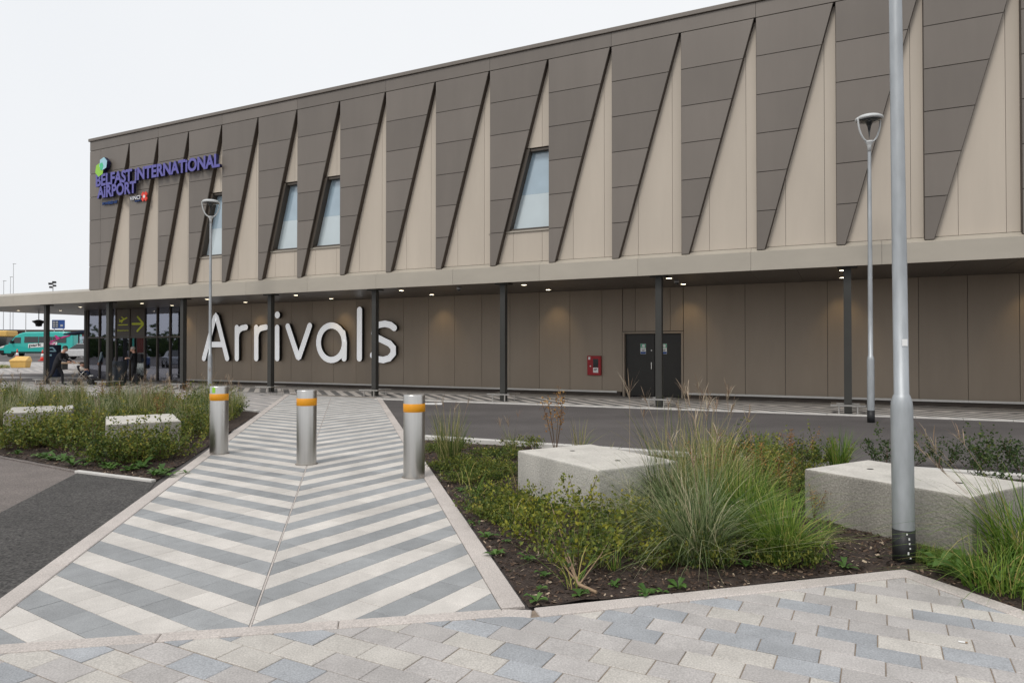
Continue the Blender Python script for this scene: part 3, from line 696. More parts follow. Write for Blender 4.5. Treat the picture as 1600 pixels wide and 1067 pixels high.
mb = MB(); mb.box(G0, -18.86, WD+.11, WD+6.41, .006, .02); mb.build('lobby_floor', M['dark_panel'], eg)
mb = MB(); mb.box(G0+.1, -18.86, WD+.11, WD+6.4, 3.5, 3.56); mb.build('lobby_ceiling', M['soffit'], eg)
mb = MB(); mb.box(-.09,.09,-.09,.09,0,3.56); bevel(mb.build('corner_post', M['column'], eg, loc=(G0-.14, WD+.03, 0)), .01)
# departures sign panels over the door
def stroke(mb, pts, wd, y0, y1, mi=0, nc=7, close=False):
    """flat ribbon with round ends in x,z, extruded from y0 (front) to y1"""
    pts = [np.array(p, float) for p in pts]; n = len(pts); Ls, Rs = [], []
    r = wd/2
    for i, p in enumerate(pts):
        if close: a = pts[i-1]; b = pts[(i+1)%n]
        else: a = pts[max(0,i-1)]; b = pts[min(n-1,i+1)]
        d1 = p-a if (i > 0 or close) else b-p; d2 = b-p if (i < n-1 or close) else p-a
        d1 = d1/np.hypot(*d1); d2 = d2/np.hypot(*d2); n1 = np.array([-d1[1],d1[0]]); n2 = np.array([-d2[1],d2[0]])
        h = n1+n2; h = h/max(.35,(h@h))*2
        Ls.append(p+h*r); Rs.append(p-h*r)
    v = []; f = []
    if close:
        for arr, y in ((Ls,y0),(Rs,y0),(Ls,y1),(Rs,y1)): v += [(q[0],y,q[1]) for q in arr]
        for i in range(n):
            j = (i+1)%n; f += [(i,j,n+j,n+i),(2*n+i,3*n+i,3*n+j,2*n+j),(i,2*n+i,2*n+j,j),(n+i,n+j,3*n+j,3*n+i)]
        ms = [0]*len(f)
        mb.v += []; k = len(mb.v); mb.v += v; mb.f += [tuple(a+k for a in q) for q in f]; mb.m += [0 if (q_i % 4 == 0) else mi for q_i in range(len(f))]
        return
    def cap(c, d, sgn):
        ang = math.atan2(d[1], d[0]); return [c+r*np.array([math.cos(ang+sgn*(math.pi/2-math.pi*t/nc)), math.sin(ang+sgn*(math.pi/2-math.pi*t/nc))]) for t in range(1,nc)]
    d_end = pts[-1]-pts[-2]; d_st = pts[0]-pts[1]
    out = Ls + cap(pts[-1], d_end, 1) + Rs[::-1] + cap(pts[0], d_st, 1)
    N = len(out); v = [(q[0],y0,q[1]) for q in out]+[(q[0],y1,q[1]) for q in out]
    # ribbon faces on the front (avoids bad n-gons)
    nL = len(Ls); fr = []
    for i in range(nL-1): fr.append((i, i+1, nL+(nc-1)+(nL-1-(i+1)), nL+(nc-1)+(nL-1-i)))
    fr.append(tuple(range(nL-1, nL+nc-1+1))); st = nL+(nc-1)+nL-1
    fr.append(tuple([st]+list(range(st+1, N))+[0]))
    k = len(mb.v); mb.v += v
    mb.f += [tuple(a+k for a in q) for q in fr]; mb.m += [0]*len(fr)
    mb.f += [tuple(a+N+k for a in q[::-1]) for q in fr]; mb.m += [mi]*len(fr)
    mb.f += [(i+k, N+i+k, N+(i+1)%N+k, (i+1)%N+k) for i in range(N)]; mb.m += [mi]*N
dp = empty('departures_sign', F(-22.68, WD)+(0,), FA); tag(dp, 'dark brown sign with yellow plane and arrow above the entrance doors', 'sign')
for a, b in ((-1.03,-.025),(.035,1.04)):
    mb = MB(); mb.box(a, b, -.012, .05, 2.21, 3.56); mb.build('sign_panel', M['frame'], dp)
def on(px, py): s, z = FW(px, py, WD-.02); return (s+22.68, z)
def z1(x, y): return on(x/5, 430+y/5)
mb = MB(); stroke(mb, [z1(935,362),z1(990,333)], .07, -.02, -.0125); stroke(mb, [z1(950,327),z1(972,345)], .05, -.022, -.0145); stroke(mb,[z1(932,345),z1(942,360)],.04,-.024,-.0165); stroke(mb,[z1(950,370),z1(966,345)],.05,-.026,-.0185); stroke(mb, [z1(924,389),z1(996,387)], .05, -.02, -.0125)
mb.build('plane_symbol', M['yellow'], dp)
mb = MB(); stroke(mb, [z1(1034,380),z1(1118,380)], .1, -.02, -.0125); stroke(mb, [z1(1075,326),z1(1122,381),z1(1072,436)], .1, -.023, -.0155); mb.build('arrow_symbol', M['yellow'], dp)
def text_mesh(body, size, ext, off, mats, align='LEFT'):
    c = bpy.data.curves.new('text', 'FONT'); c.body = body; c.size = size; c.extrude = ext; c.offset = off; c.resolution_u = 4; c.align_x = align
    o = bpy.data.objects.new('text', c); COL.objects.link(o); bpy.context.view_layer.update()
    me = bpy.data.meshes.new_from_object(o.evaluated_get(bpy.context.evaluated_depsgraph_get())); bpy.data.objects.remove(o); bpy.data.curves.remove(c)
    me.materials.clear()
    for m in mats: me.materials.append(m)
    if len(mats) > 1: me.polygons.foreach_set('material_index', [0 if p.normal.z > .9 else 1 for p in me.polygons])
    return me
def bounds(me):
    a = np.zeros(len(me.vertices)*3); me.vertices.foreach_get('co', a); a = a.reshape(-1,3); return a.min(0), a.max(0)
def letters(body, s0, s1, z0, z1, ydep, ext, off, mats, root, name='letter', sq=False):
    """each character its own mesh; the line is scaled to fill s0..s1 and z0..z1 in the facade frame"""
    full = text_mesh(body, 1, ext, off, mats); a, b = bounds(full); kx = (s1-s0)/(b[0]-a[0]); kz = (z1-z0)/(b[1]-a[1])
    for i, ch in enumerate(body):
        if ch == ' ': continue
        pre = text_mesh(body[:i+1], 1, ext, off, mats); m = text_mesh(ch, 1, ext, off, mats); pb = bounds(pre)[1][0]; cb = bounds(m)[1][0]
        n = len(m.vertices); co = np.zeros(n*3); m.vertices.foreach_get('co', co); co = co.reshape(-1,3)
        out = np.stack([s0+(co[:,0]+pb-cb-a[0])*kx, ydep-co[:,2], z0+(co[:,1]-a[1])*kz], 1)
        m.vertices.foreach_set('co', out.ravel()); m.update()
        ob(name, m, root)
dt = MB()
letters('Departures', on(917/5,430+439/5)[0], on(1003/5,430+439/5)[0], on(917/5,430+441/5)[1], on(917/5,430+425/5)[1], -.0125-.004, .003, .01, [M['yellow']], dp)
ps = empty('entrance_poster', F(-22.2, WD+.9)+(0,), FA); tag(ps, 'teal poster with a pale figure hung inside the entrance doorway', 'poster')
mb = MB(); mb.box(-.32,.32,0,.02,1.05,2.1); mb.build('poster_sheet', M['teal'], ps)
mb = MB(); mb.box(-.25,.25,-.004,-.001,1.98,2.06); mb.obox((0,-.003,1.6),.1,.0015,.05); mb.build('poster_print', M['blue'], ps)
mb = MB(); stroke(mb, [(-.1,1.35),(.05,1.25),(.12,1.4)], .06, -.005, -.001); mb.build('poster_figure', M['white'], ps)

# ---- big Arrivals lettering: rounded strokes, white faces, black returns
ar = empty('arrivals_sign', F(-12, WD)+(0,), FA); tag(ar, 'large white rounded Arrivals lettering on the brown ground-floor wall', 'sign')
def A_(x, y): s, z = FW(280+x/3.5575, 430+y/3.5575, WD-.2); return (s+12, z)
def arc(cx, cy, rx, ry, a0, a1, n=18): return [A_(cx+rx*math.cos(R(a0+(a1-a0)*i/n)), cy+ry*math.sin(R(a0+(a1-a0)*i/n))) for i in range(n+1)]
wS = .25
glyphs = [
 ('A', [[A_(138,462),A_(198,236),A_(204,228),A_(210,236),A_(267,462)], [A_(170,385),A_(236,385)]]),
 ('r', [[A_(321,462),A_(321,291)], [A_(321,345)]+[A_(324,322),A_(333,304),A_(348,294),A_(371,289)]]),
 ('r', [[A_(429,462),A_(429,291)], [A_(429,345)]+[A_(432,322),A_(441,304),A_(456,294),A_(482,289)]]),
 ('i', [[A_(545,462),A_(545,291)], 'dot']),
 ('v', [[A_(604,284),A_(660,452),A_(664,455),A_(668,452),A_(726,281)]]),
 ('a', [arc(847,375,72,96,0,345,26), [A_(917,462),A_(919,375),A_(911,320)]]),
 ('l', [[A_(1002,462),A_(1003,193)]]),
 ('s', [[A_(1196,293),A_(1175,277),A_(1145,270),A_(1110,276),A_(1087,295),A_(1083,322),A_(1098,345),A_(1135,363),A_(1170,380),A_(1190,403),A_(1190,435),A_(1168,461),A_(1135,471),A_(1100,465),A_(1075,444)]]),
]
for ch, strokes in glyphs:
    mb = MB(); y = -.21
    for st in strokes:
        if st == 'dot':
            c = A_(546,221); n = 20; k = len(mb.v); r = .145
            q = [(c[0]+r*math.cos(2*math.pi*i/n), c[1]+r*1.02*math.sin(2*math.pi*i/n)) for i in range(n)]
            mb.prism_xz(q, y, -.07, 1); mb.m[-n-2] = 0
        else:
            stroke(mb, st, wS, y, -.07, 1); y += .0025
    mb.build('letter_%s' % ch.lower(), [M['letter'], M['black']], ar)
# ---- airport sign on the fins
asg = empty('airport_sign', F(0, 0)+(0,), FA); tag(asg, 'violet BELFAST iNTERNATiONAL AiRPORT lettering high on the left of the facade', 'sign')
VI = [M['purple'], M['navy']]
letters('BELFAST iNTERNATiONAL', -19.31, -12.02, 8.36, 8.88, -.13, .06, .036, VI, asg)
letters('AiRPORT', -19.22, -16.75, 7.86, 8.37, -.13, .06, .036, VI, asg)
letters('POWERED BY', -19.05, -18.08, 7.60, 7.72, -.05, .02, .02, [M['blue'], M['navy']], asg)
letters('VINCI', -17.30, -16.66, 7.63, 7.79, -.05, .02, .02, [M['white'], M['blue']], asg)
letters('AIRPORTS', -17.0, -16.62, 7.54, 7.60, -.05, .02, .01, [M['blue'], M['navy']], asg)
def hexa(cx, cz, r, y0, y1, name, m1):
    mb = MB(); q = [(cx+r*math.cos(R(60*i+18)), cz+r*1.02*math.sin(R(60*i+18))) for i in range(6)]; mb.prism_xz(q, y0, y1, 1); mb.m[0] = 0; mb.build(name, [m1, M['navy']], asg)
hexa(-19.06, 9.06, .29, -.20, -.04, 'logo_hexagon', M['lime']); hexa(-18.80, 9.28, .27, -.21, -.05, 'logo_hexagon', M['paleblue'])
mb = MB(); mb.prism_xz([(-19.0,9.05),(-18.86,9.02),(-18.78,9.2),(-18.86,9.34),(-19.02,9.30)], -.214, -.211); mb.build('logo_overlap', M['mint'], asg)
lg = MB()
for i in range(4):
    a = R(45+90*i); c = (-16.42+.115*math.cos(a), 7.71+.125*math.sin(a)); q = [(c[0]+.1*math.cos(R(90*k)), c[1]+.11*math.sin(R(90*k))) for k in range(4)]; lg.prism_xz(q, -.07, -.03)
lg.build('red_emblem', M['redbright'], asg)
mb = MB(); mb.prism_xz([(-16.42+.07*math.cos(R(90*k)), 7.71+.08*math.sin(R(90*k))) for k in range(4)], -.072, -.0705); mb.build('emblem_centre', M['white'], asg)
# ---- red cabinet
rc = empty('fire_cabinet', F(1.3, WD)+(0,), FA); rc.location.z = 1.02; tag(rc, 'red wall cabinet with small dark window beside the double door', 'cabinet')
mb = MB(); mb.box(-.24,.24,-.1,-.002,-.325,.325); bevel(mb.build('cabinet_body', M['red'], rc), .012)
mb = MB(); mb.box(-.03,.15,-.106,-.101,-.06,.22); mb.build('cabinet_window', M['darkglass'], rc)
mb = MB(); mb.box(-.03,.15,-.106,-.101,-.24,-.07); mb.build('cabinet_notice', M['white'], rc)
mb = MB(); mb.box(.0,.12,-.109,-.107,-.13,-.11); mb.box(.0,.09,-.109,-.107,-.17,-.15); mb.build('notice_print', M['black'], rc)
mb = MB(); mb.box(-.2,-.13,-.106,-.101,.2,.29); mb.build('corner_label', M['white'], rc)
mb = MB(); mb.cyl((-.12,-.101,-.02),(-.12,-.12,-.02),.025,n=10); mb.build('lock', M['rail'], rc)
# ---- downlights in the soffit (lit in the photograph)
DL = [(s, .98) for s in (-14.03,-9.37,-4.66,-.06,4.45,8.86)]+[(s, 2.9) for s in (-14.01,-9.36,-4.67,-.05,4.45,8.86)]+[(-18.65,1.47),(-18.72,3.0),(-23.6,1.86),(-23.68,3.3),(-27.4,3.2),(-29.3,2.24),(13.3,1.0),(13.3,2.9)]
for s, d in DL:
    e = empty('downlight', F(s, d)+(3.572,), FA); tag(e, 'round recessed downlight glowing in the dark canopy soffit', 'downlight', 'lit downlights along the canopy soffit')
    mb = MB(); mb.lathe([(.085,-.001),(.085,-.012),(.115,-.012),(.115,-.001)], 20); mb.build('trim_ring', M['rail'], e, True)
    mb = MB(); mb.cyl((0,0,-.008),(0,0,-.003),.084,n=20); mb.build('lens', M['lamp_on'], e)
    if d > 2.5 and s > -20:
        l = bpy.data.lights.new('downlight_lamp', 'SPOT'); l.energy = 20; l.color = (1,.72,.36); l.spot_size = R(72); l.spot_blend = .95; l.shadow_soft_size = .06
        lo = bpy.data.objects.new('downlight_lamp', l); COL.objects.link(lo); lo.parent = e; lo.location = (0,.12,-.03); lo.rotation_euler = (R(24),0,0)
# soffit cameras
for i, (px, py, lb) in enumerate(((717,451.5,'small white dome camera under the soffit left of the middle column'), (1057,441,'small grey dome camera under the soffit beside the double doors'))):
    q = G(px, py, 3.52); e = empty('dome_camera', (q[0],q[1],3.571), FA); tag(e, lb, 'camera')
    mb = MB(); mb.lathe([(.07,0),(.075,-.06),(.06,-.065)], 16); mb.build('camera_base', M['ltgrey'], e, True)
    mb = MB(); mb.lathe([(.058,-.066),(.05,-.1),(.028,-.122),(.0,-.128)], 16); mb.build('camera_dome', M['darkglass'], e, True)

# ================================================================== STREET FURNITURE
# bollards
def bollard(front, label, sticker=False):
    x, y = front; d = math.hypot(x, y); x += x/d*.13; y += y/d*.13
    e = empty('steel_bollard', (x, y, .016), 0); tag(e, label, 'bollard', 'stainless bollards across the path')
    r = .13
    mb = MB(); mb.lathe([(r,0),(r,.985),(r-.004,.996),(r-.012,1.0),(0,1.0)], 40); o = mb.build('bollard_post', M['steel'], e, True)
    es = o.modifiers.new('es','EDGE_SPLIT'); es.split_angle = R(50)
    mb = MB(); mb.lathe([(r+.0005,.79),(r+.003,.792),(r+.003,.888),(r+.0005,.89)], 40); mb.build('reflective_band', M['orange'], e, True)
    mb = MB(); mb.lathe([(r+.02,0),(r+.02,.003),(r+.001,.004)], 40); mb.build('base_joint', M['mortar'], e)
    if sticker:
        a0 = math.atan2(-y, -x)-.62; mb = MB(); v = []
        for k in range(6):
            a = a0-.2+.4*k/5; v += [((r+.0015)*math.cos(a),(r+.0015)*math.sin(a),.905), ((r+.0015)*math.cos(a),(r+.0015)*math.sin(a),.985)]
        mb.add(v, [(2*k,2*k+2,2*k+3,2*k+1) for k in range(5)]); mb.build('sticker', M['lime'], e)
bollard((-4.304,10.044), 'steel bollard with a small green sticker above its orange band, next to the left bed', True)
bollard((-2.737,9.112), 'middle of the three steel bollards, on the centre joint of the path')
bollard((-1.170,8.176), 'nearest steel bollard with orange band, by the right-hand bed')
# concrete blocks
def block(cx, cy, label, sm='concrete', tm='concrete_top'):
    e = empty('concrete_block', (cx, cy, 0), R(-59)); tag(e, label, 'concrete block', 'pale concrete seat blocks in the planting beds')
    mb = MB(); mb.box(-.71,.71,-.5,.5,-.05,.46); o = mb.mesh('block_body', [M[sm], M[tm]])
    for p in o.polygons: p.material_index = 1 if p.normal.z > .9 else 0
    bevel(ob('block_body', o, e), .018, 3)
    for sx in (-.38,.38):
        mb = MB(); mb.cyl((sx,0,.4603),(sx,0,.4612),.03,n=14); mb.build('lifting_socket', M['joint'], e)
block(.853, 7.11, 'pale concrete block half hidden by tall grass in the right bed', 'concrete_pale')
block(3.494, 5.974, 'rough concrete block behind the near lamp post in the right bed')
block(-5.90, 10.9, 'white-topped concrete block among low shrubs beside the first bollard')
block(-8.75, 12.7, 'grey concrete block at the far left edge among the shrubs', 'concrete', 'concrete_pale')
# lamp posts
def lamp_post(x, y, label, tilt=(0,0), rz=0, big=False, h=6.5):
    e = empty('lamp_post', (x, y, 0), rz); e.rotation_euler = (tilt[0], tilt[1], rz); tag(e, label, 'lamp post', 'grey lamp posts')
    r0 = .073; r1 = .05; hz = 1.23 if big else 1.42
    mb = MB(); mb.lathe([(r0,.26),(r0,hz-.10),(r0-.004,hz-.05),(r0-.012,hz-.02),(r1+.004,hz),(r1,hz+.004),(r1*.97,hz+1),(r1*.72,h-.6),(r1*.72,h-.6)], 24); o = mb.build('pole', M['galv'], e, True); o.modifiers.new('es','EDGE_SPLIT').split_angle = R(55)
    mb = MB(); mb.lathe([(r0+.002,-.05),(r0+.002,.262)], 24); mb.build('painted_base', M['black'], e, True)
    if big:
        mb = MB(); mb.box(-.02,.02,-.0005,.0005,-.025,.025); mb.build('sticker', M['white'], e, loc=(.0,-(r1+.002),hz+.38))
        for k in range(6): 
            a = R(-100+random.uniform(-6,14)); zz = .07+.034*k
            mb = MB(); mb.obox((0,0,0), .005, .001, random.uniform(.004,.010)); mb.build('paint_chip', M['white'], e, loc=((r0+.003)*math.cos(a),(r0+.003)*math.sin(a),zz), rot=(0,0,a+R(90)))
    mb = MB(); mb.lathe([(.038,h-.62),(.042,h-.5),(.055,h-.46),(.078,h-.42),(.085,h-.39),(.0,h-.39)], 20); mb.build('lamp_collar', M['lampgrey'], e, True)
    # open lantern: thick disc canopy on two bowed arms, cone reflector hanging in the middle
    for a in (R(12), R(192)):
        pts = []
        for k in range(15):
            t = k/14; rr = .05+.225*math.sin(t*math.pi/2)**.75; pts.append((rr*math.cos(a), rr*math.sin(a), h-.40+.50*t**1.35))
        mb = MB(); mb.tube(pts, .02, 8); mb.build('lantern_arm', M['lampgrey'], e, True)
    mb = MB(); mb.lathe([(0,h+.175),(.12,h+.168),(.21,h+.15),(.268,h+.115),(.28,h+.085),(.272,h+.062),(.25,h+.055)], 32); mb.build('lantern_canopy', M['lampgrey'], e, True, rot=(0,0,0))
    mb = MB(); mb.lathe([(.248,h+.054),(.16,h+.035),(.07,h+.0),(.035,h-.08),(.018,h-.2),(.0,h-.37)], 28); mb.build('lantern_reflector', M['darkglass'], e, True)
lamp_post(-10.09, 22.82, 'slim grey lamp post standing before the Arrivals letter A', h=6.4)
lamp_post(7.677, 14.617, 'slim grey lamp post on the far road edge, lantern against the fins', h=6.42)
lamp_post(2.844, 4.97, 'near galvanised lamp post with black base, cut off by the picture top', (0,R(-.5)), big=True)
# litter bin by the entrance
e = empty('litter_bin', (-16.95,29.5,.012), 0); tag(e, 'dark slate cylindrical litter bin outside the entrance', 'litter bin')
mb = MB(); mb.lathe([(.27,0),(.285,.03),(.285,.98),(.29,1.0),(.29,1.03),(.27,1.04),(0,1.05)], 32); o = mb.build('bin_body', M['binplastic'], e, True); o.modifiers.new('es','EDGE_SPLIT').split_angle = R(40)
mb = MB(); q = [(.085*math.cos(2*math.pi*i/14), .07*math.sin(2*math.pi*i/14)) for i in range(14)]; mb.prism_xz(q, -.006, .02); mb.build('bin_opening', M['black'], e, loc=(-.05,-.284,.86), rot=(0,0,R(-10)))
e = empty('suitcase', (-16.35,29.75,.012), R(-20)); tag(e, 'small black suitcase standing right beside the litter bin', 'suitcase')
mb = MB(); mb.box(-.13,.13,-.09,.09,.05,.5); bevel(mb.build('suitcase_shell', M['cloth_black'], e), .04, 3)
mb = MB(); mb.tube([(-.06,0,.49),(-.06,0,.56),(.06,0,.56),(.06,0,.49)], .01, 6); mb.build('suitcase_handle', M['black'], e)
for sx in (-.09,.09): mb = MB(); mb.cyl((sx,-.05,.03),(sx,.05,.03),.028,n=10); mb.build('suitcase_wheel', M['rubber'], e)
# yellow grit bin
gb = (-31.3,43.5); e = empty('grit_bin', (gb[0],gb[1],hgt(*gb)), R(8)); e.scale = (.78,.8,.95); tag(e, 'yellow plastic grit bin with sloping lid on the paving at left', 'grit bin')
mb = MB(); mb.add([(-.55,-.35,0),(.55,-.35,0),(.55,.35,0),(-.55,.35,0),(-.62,-.42,.42),(.62,-.42,.42),(.62,.42,.42),(-.62,.42,.42)], [(3,2,1,0),(4,5,6,7),(0,1,5,4),(1,2,6,5),(2,3,7,6),(3,0,4,7)]); bevel(mb.build('bin_tub', M['yellowbin'], e), .03)
mb = MB(); mb.add([(-.65,-.45,.425),(.65,-.45,.425),(.65,.45,.425),(-.65,.45,.425),(-.64,-.44,.5),(.64,-.44,.5),(.5,.3,.76),(-.5,.3,.76),(.52,.44,.74),(-.52,.44,.74)], [(3,2,1,0),(0,1,5,4),(4,5,6,7),(7,6,8,9),(1,2,8,6,5),(3,0,4,7,9),(2,3,9,8)]); bevel(mb.build('bin_lid', M['yellowbin'], e), .02)
# low bench behind the left column
q = (-26.6,41.5); e = empty('stone_bench', (q[0],q[1],hgt(*q)), R(-10)); tag(e, 'low dark bench on the forecourt behind the leftmost column', 'bench')
mb = MB(); mb.box(-1.0,1.0,-.25,.25,.36,.45); bevel(mb.build('bench_seat', M['wood'], e), .01)
for sx in (-.75,.75): mb = MB(); mb.box(sx-.12,sx+.12,-.2,.2,-.02,.359); mb.build('bench_leg', M['column'], e)
# hanging basket below the canopy end
q = G(37.5, 494, 3.0); q = (q[0]*.995, q[1]*.995)
q = F(-29.6, 3.4); e = empty('hanging_basket', (q[0],q[1],3.57), 0); tag(e, 'dark bowl-shaped basket hanging under the left canopy', 'hanging basket')
mb = MB(); mb.cyl((0,0,0),(0,0,-.42),.02,n=8); mb.build('hanger', M['black'], e)
mb = MB(); mb.lathe([(.30,-.5),(.31,-.53),(.2,-.62),(.16,-.66),(.14,-.78),(0,-.8)], 16); mb.build('bowl', M['black'], e, True)
mb = MB(); mb.cyl((0,0,-.43),(0,0,-.5),.06,.29,n=16); mb.build('cover', M['column'], e)
# mast camera on top of the canopy
q = F(-24.6, 1.2); e = empty('camera_mast', (q[0],q[1],4.1), 0); tag(e, 'small black twin floodlight on a thin mast above the canopy roof', 'floodlight')
mb = MB(); mb.cyl((0,0,0),(0,0,.62),.018,n=8); mb.build('mast', M['ltgrey'], e)
for dx, dz in ((-.12,.55),(.06,.62)): mb = MB(); mb.obox((dx,0,dz),.07,.06,.045,.3); mb.obox((dx+.02,0,dz-.16),.05,.05,.04,.1); mb.build('floodlight', M['black'], e)

# ================================================================== FORECOURT: van, cones, signs, shelter, people
def wheel(root, x, y, r=.34, wd=.22, s=1):
    e = empty('wheel', (x,y,r), 0, root)
    mb = MB(); mb.lathe([(r*.62,-wd/2),(r*.93,-wd/2),(r,-wd/2+.03),(r,wd/2-.03),(r*.93,wd/2),(r*.62,wd/2)], 28); mb.build('tyre', M['rubber'], e, True, rot=(R(90),0,0))
    mb = MB(); mb.lathe([(r*.62,-wd/2+.02),(r*.5,-wd/2+.05),(.06,-wd/2+.03),(0,-wd/2+.02)], 20); mb.lathe([(0,wd/2-.02),(.06,wd/2-.03),(r*.5,wd/2-.05),(r*.62,wd/2-.02)], 20); mb.build('rim', M['ltgrey'], e, True, rot=(R(90),0,0))
VX, VY = -51.65, 75.0
van = empty('minibus', (VX,VY,hgt(VX,VY)), R(3)); van.scale = (1.08,1,1); tag(van, 'teal high-roof minibus with park fly lettering and pink plane', 'minibus')
side = [(-3.62,.45),(-3.66,.75),(-3.58,1.0),(-3.3,1.18),(-2.72,1.36),(-2.05,2.28),(-1.7,2.55),(-1.1,2.72),(2.2,2.76),(3.3,2.7),(3.52,2.5),(3.6,1.5),(3.62,.5),(3.4,.4),(-3.4,.38)]
n = len(side); v = []
for yy, ins in ((-1,1),(-.9,.0),(.9,.0),(1,1)): pass
rows = []
for yy, k in ((-.99,0.0),(-.80,1.0),(.80,1.0),(.99,0.0)):
    row = []
    for x, z in side:
        zz = z if k else (z-.10 if z > 2.4 else z); y2 = yy
        if abs(yy) > .9 and z > 1.4: y2 = yy*(1-.09*(z-1.4)/1.3)
        xx = x*(1-.012*(1-k)); row.append((xx, y2, zz))
    rows.append(row)
v = [p for r_ in rows for p in r_]; f = [tuple(range(n)), tuple(range(4*n-1,3*n-1,-1))]
for k in range(3): f += [(k*n+i,(k+1)*n+i,(k+1)*n+(i+1)%n,k*n+(i+1)%n) for i in range(n)]
o = ob('body', mkmesh('body', v, f, M['teal']), van); bevel(o, .05, 2)
def vside(poly, y=-1.0): return [(x, y*(1-.09*max(0,(z-1.4))/1.3)-.012, z) for x,z in poly]
def vpatch(name, poly, mat, off=0):
    p = vside(poly); q = [(a, b-off, c) for a,b,c in p]; v = q+[(a,b+.02,c) for a,b,c in q]; n = len(q)
    return ob(name, mkmesh(name, v, [tuple(range(n)), tuple(range(2*n-1,n-1,-1))]+[(i,n+i,n+(i+1)%n,(i+1)%n) for i in range(n)], mat), van)
vpatch('side_window', [(-2.45,1.5),(-1.5,1.5),(-1.5,2.12),(-2.05,2.12)], M['darkglass'])
for a, b in ((-1.15,.2),(.26,1.5),(1.56,2.9)): vpatch('side_window', [(a,1.55),(b,1.55),(b,2.2),(a,2.2)], M['darkglass'])
ws = MB(); ws.add([(-2.76,-.8,1.42),(-2.76,.8,1.42),(-2.06,.72,2.30),(-2.06,-.72,2.30)], [(0,1,2,3)]); o = ws.build('windscreen', M['pane_up'], van, loc=(-.07,0,.03))
vpatch('sill_stripe', [(-2.4,.42),(2.9,.42),(2.9,.58),(-2.4,.58)], M['black'])
vpatch('front_bumper', [(-3.66,.35),(-3.1,.35),(-3.1,.72),(-3.66,.72)], M['black'], .02)
vpatch('headlight', [(-3.6,.95),(-3.2,1.0),(-3.0,1.25),(-3.35,1.15)], M['white'], .01)
vpatch('lettering_panel', [(-.75,.98),(2.05,1.2),(2.05,1.62),(-.75,1.42)], M['white'], .01)
vpatch('pink_plane', [(1.3,1.75),(2.0,1.85),(1.75,2.35),(1.95,2.35),(2.35,2.0),(3.2,2.25),(3.35,2.4),(2.6,2.25),(2.3,1.95),(1.6,1.65)], M['magenta'], .02)
def van_text(body, x0, x1, z0, z1, mat):
    m = text_mesh(body, 1, .004, .02, [mat]); a, b = bounds(m); nn = len(m.vertices); co = np.zeros(nn*3); m.vertices.foreach_get('co', co); co = co.reshape(-1,3)
    t = (co[:,0]-a[0])/(b[0]-a[0]); out = np.stack([x0+t*(x1-x0), -1.03-co[:,2], z0+(co[:,1]-a[1])/(b[1]-a[1])*(z1-z0)+t*.1], 1); m.vertices.foreach_set('co', out.ravel()); m.update(); ob('lettering', m, van)
van_text('park', -.65, .55, 1.0, 1.42, M['black']); van_text('fly', 1.3, 1.95, 1.14, 1.58, M['magenta'])
for x in (-2.55,2.15):
    for y in (-.86,.86): wheel(van, x, y)
mb = MB(); mb.obox((-2.3,-1.16,1.6),.06,.1,.16); mb.build('wing_mirror', M['black'], van)
def cone(px, py, Y, label):
    x = (px-800)/FPX*Y; e = empty('traffic_cone', (x,Y,hgt(x,Y)), 0); tag(e, label, 'traffic cone', 'traffic cones by the minibus')
    mb = MB(); mb.box(-.24,.24,-.24,.24,0,.04); mb.build('cone_base', M['redbright'], e)
    mb = MB(); mb.lathe([(.19,.04),(.14,.32)], 16); mb.lathe([(.085,.62),(.03,.95),(0,.95)], 16); mb.build('cone_body', M['redbright'], e, True)
    mb = MB(); mb.lathe([(.14,.32),(.085,.62)], 16); mb.build('reflective_sleeve', M['white'], e, True)
cone(27, 553, 64, 'traffic cone standing just behind the yellow grit bin'); cone(66.5, 557, 60, 'traffic cone beside the leftmost column, in front of the minibus')
# yellow bus behind, long red-brown building on the horizon
q = (-78,98); e = empty('coach', (q[0],q[1],hgt(*q)), R(4)); tag(e, 'yellow-roofed coach parked behind the minibus at far left', 'coach')
mb = MB(); mb.box(-6,6,-1.25,1.25,.4,2.6); bevel(mb.build('coach_body', M['darkglass'], e), .1)
mb = MB(); mb.box(-6.02,6.02,-1.27,1.27,2.61,3.5); bevel(mb.build('coach_roof', M['yellowbin'], e), .2, 3)
mb = MB(); mb.box(-6.01,6.01,-1.26,1.26,.45,1.15); mb.build('lower_panel', M['yellowbin'], e)
for x in (-4,4):
    for y in (-1.2,1.2): wheel(e, x, y, .48, .28)
q = (-120,168); e = empty('hangar_building', (q[0],q[1],.7), R(5)); tag(e, 'long low dark red building on the horizon behind the minibus', 'building')
mb = MB(); mb.box(-60,45,-8,8,-1,5.0); mb.build('wall', pmat('red_brown_cladding', (.10,.02,.018), .7, var=.2, scale=.3), e)
mb = MB(); mb.box(-60.3,45.3,-8.3,8.3,5.001,5.5); mb.build('roof', M['dark_reveal'], e)
# blue direction sign
q = (-60.5,91); e = empty('road_sign', (q[0],q[1],hgt(*q)), 0); tag(e, 'blue rectangular direction sign above the minibus roof', 'sign')
mb = MB(); mb.box(-.85,.85,0,.05,3.6,4.75); mb.build('sign_board', M['blue'], e)
mb = MB(); mb.box(-.78,.02,-.02,-.001,3.7,4.65); mb.build('grey_field', pmat('sign_slate', (.05,.06,.1), .6), e)
mb = MB()
for r_ in range(4):
    for c_ in range(2): mb.box(-.7+c_*.38,-.42+c_*.38,-.03,-.021,3.8+r_*.22,3.9+r_*.22)
mb.obox((.45,-.01,4.0),.17,.008,.13,0); mb.build('sign_print', M['ltgrey'], e)
for x in (-.6,.6): mb = MB(); mb.cyl((x,.1,0),(x,.1,4.7),.05,n=8); mb.build('sign_post', M['ltgrey'], e)
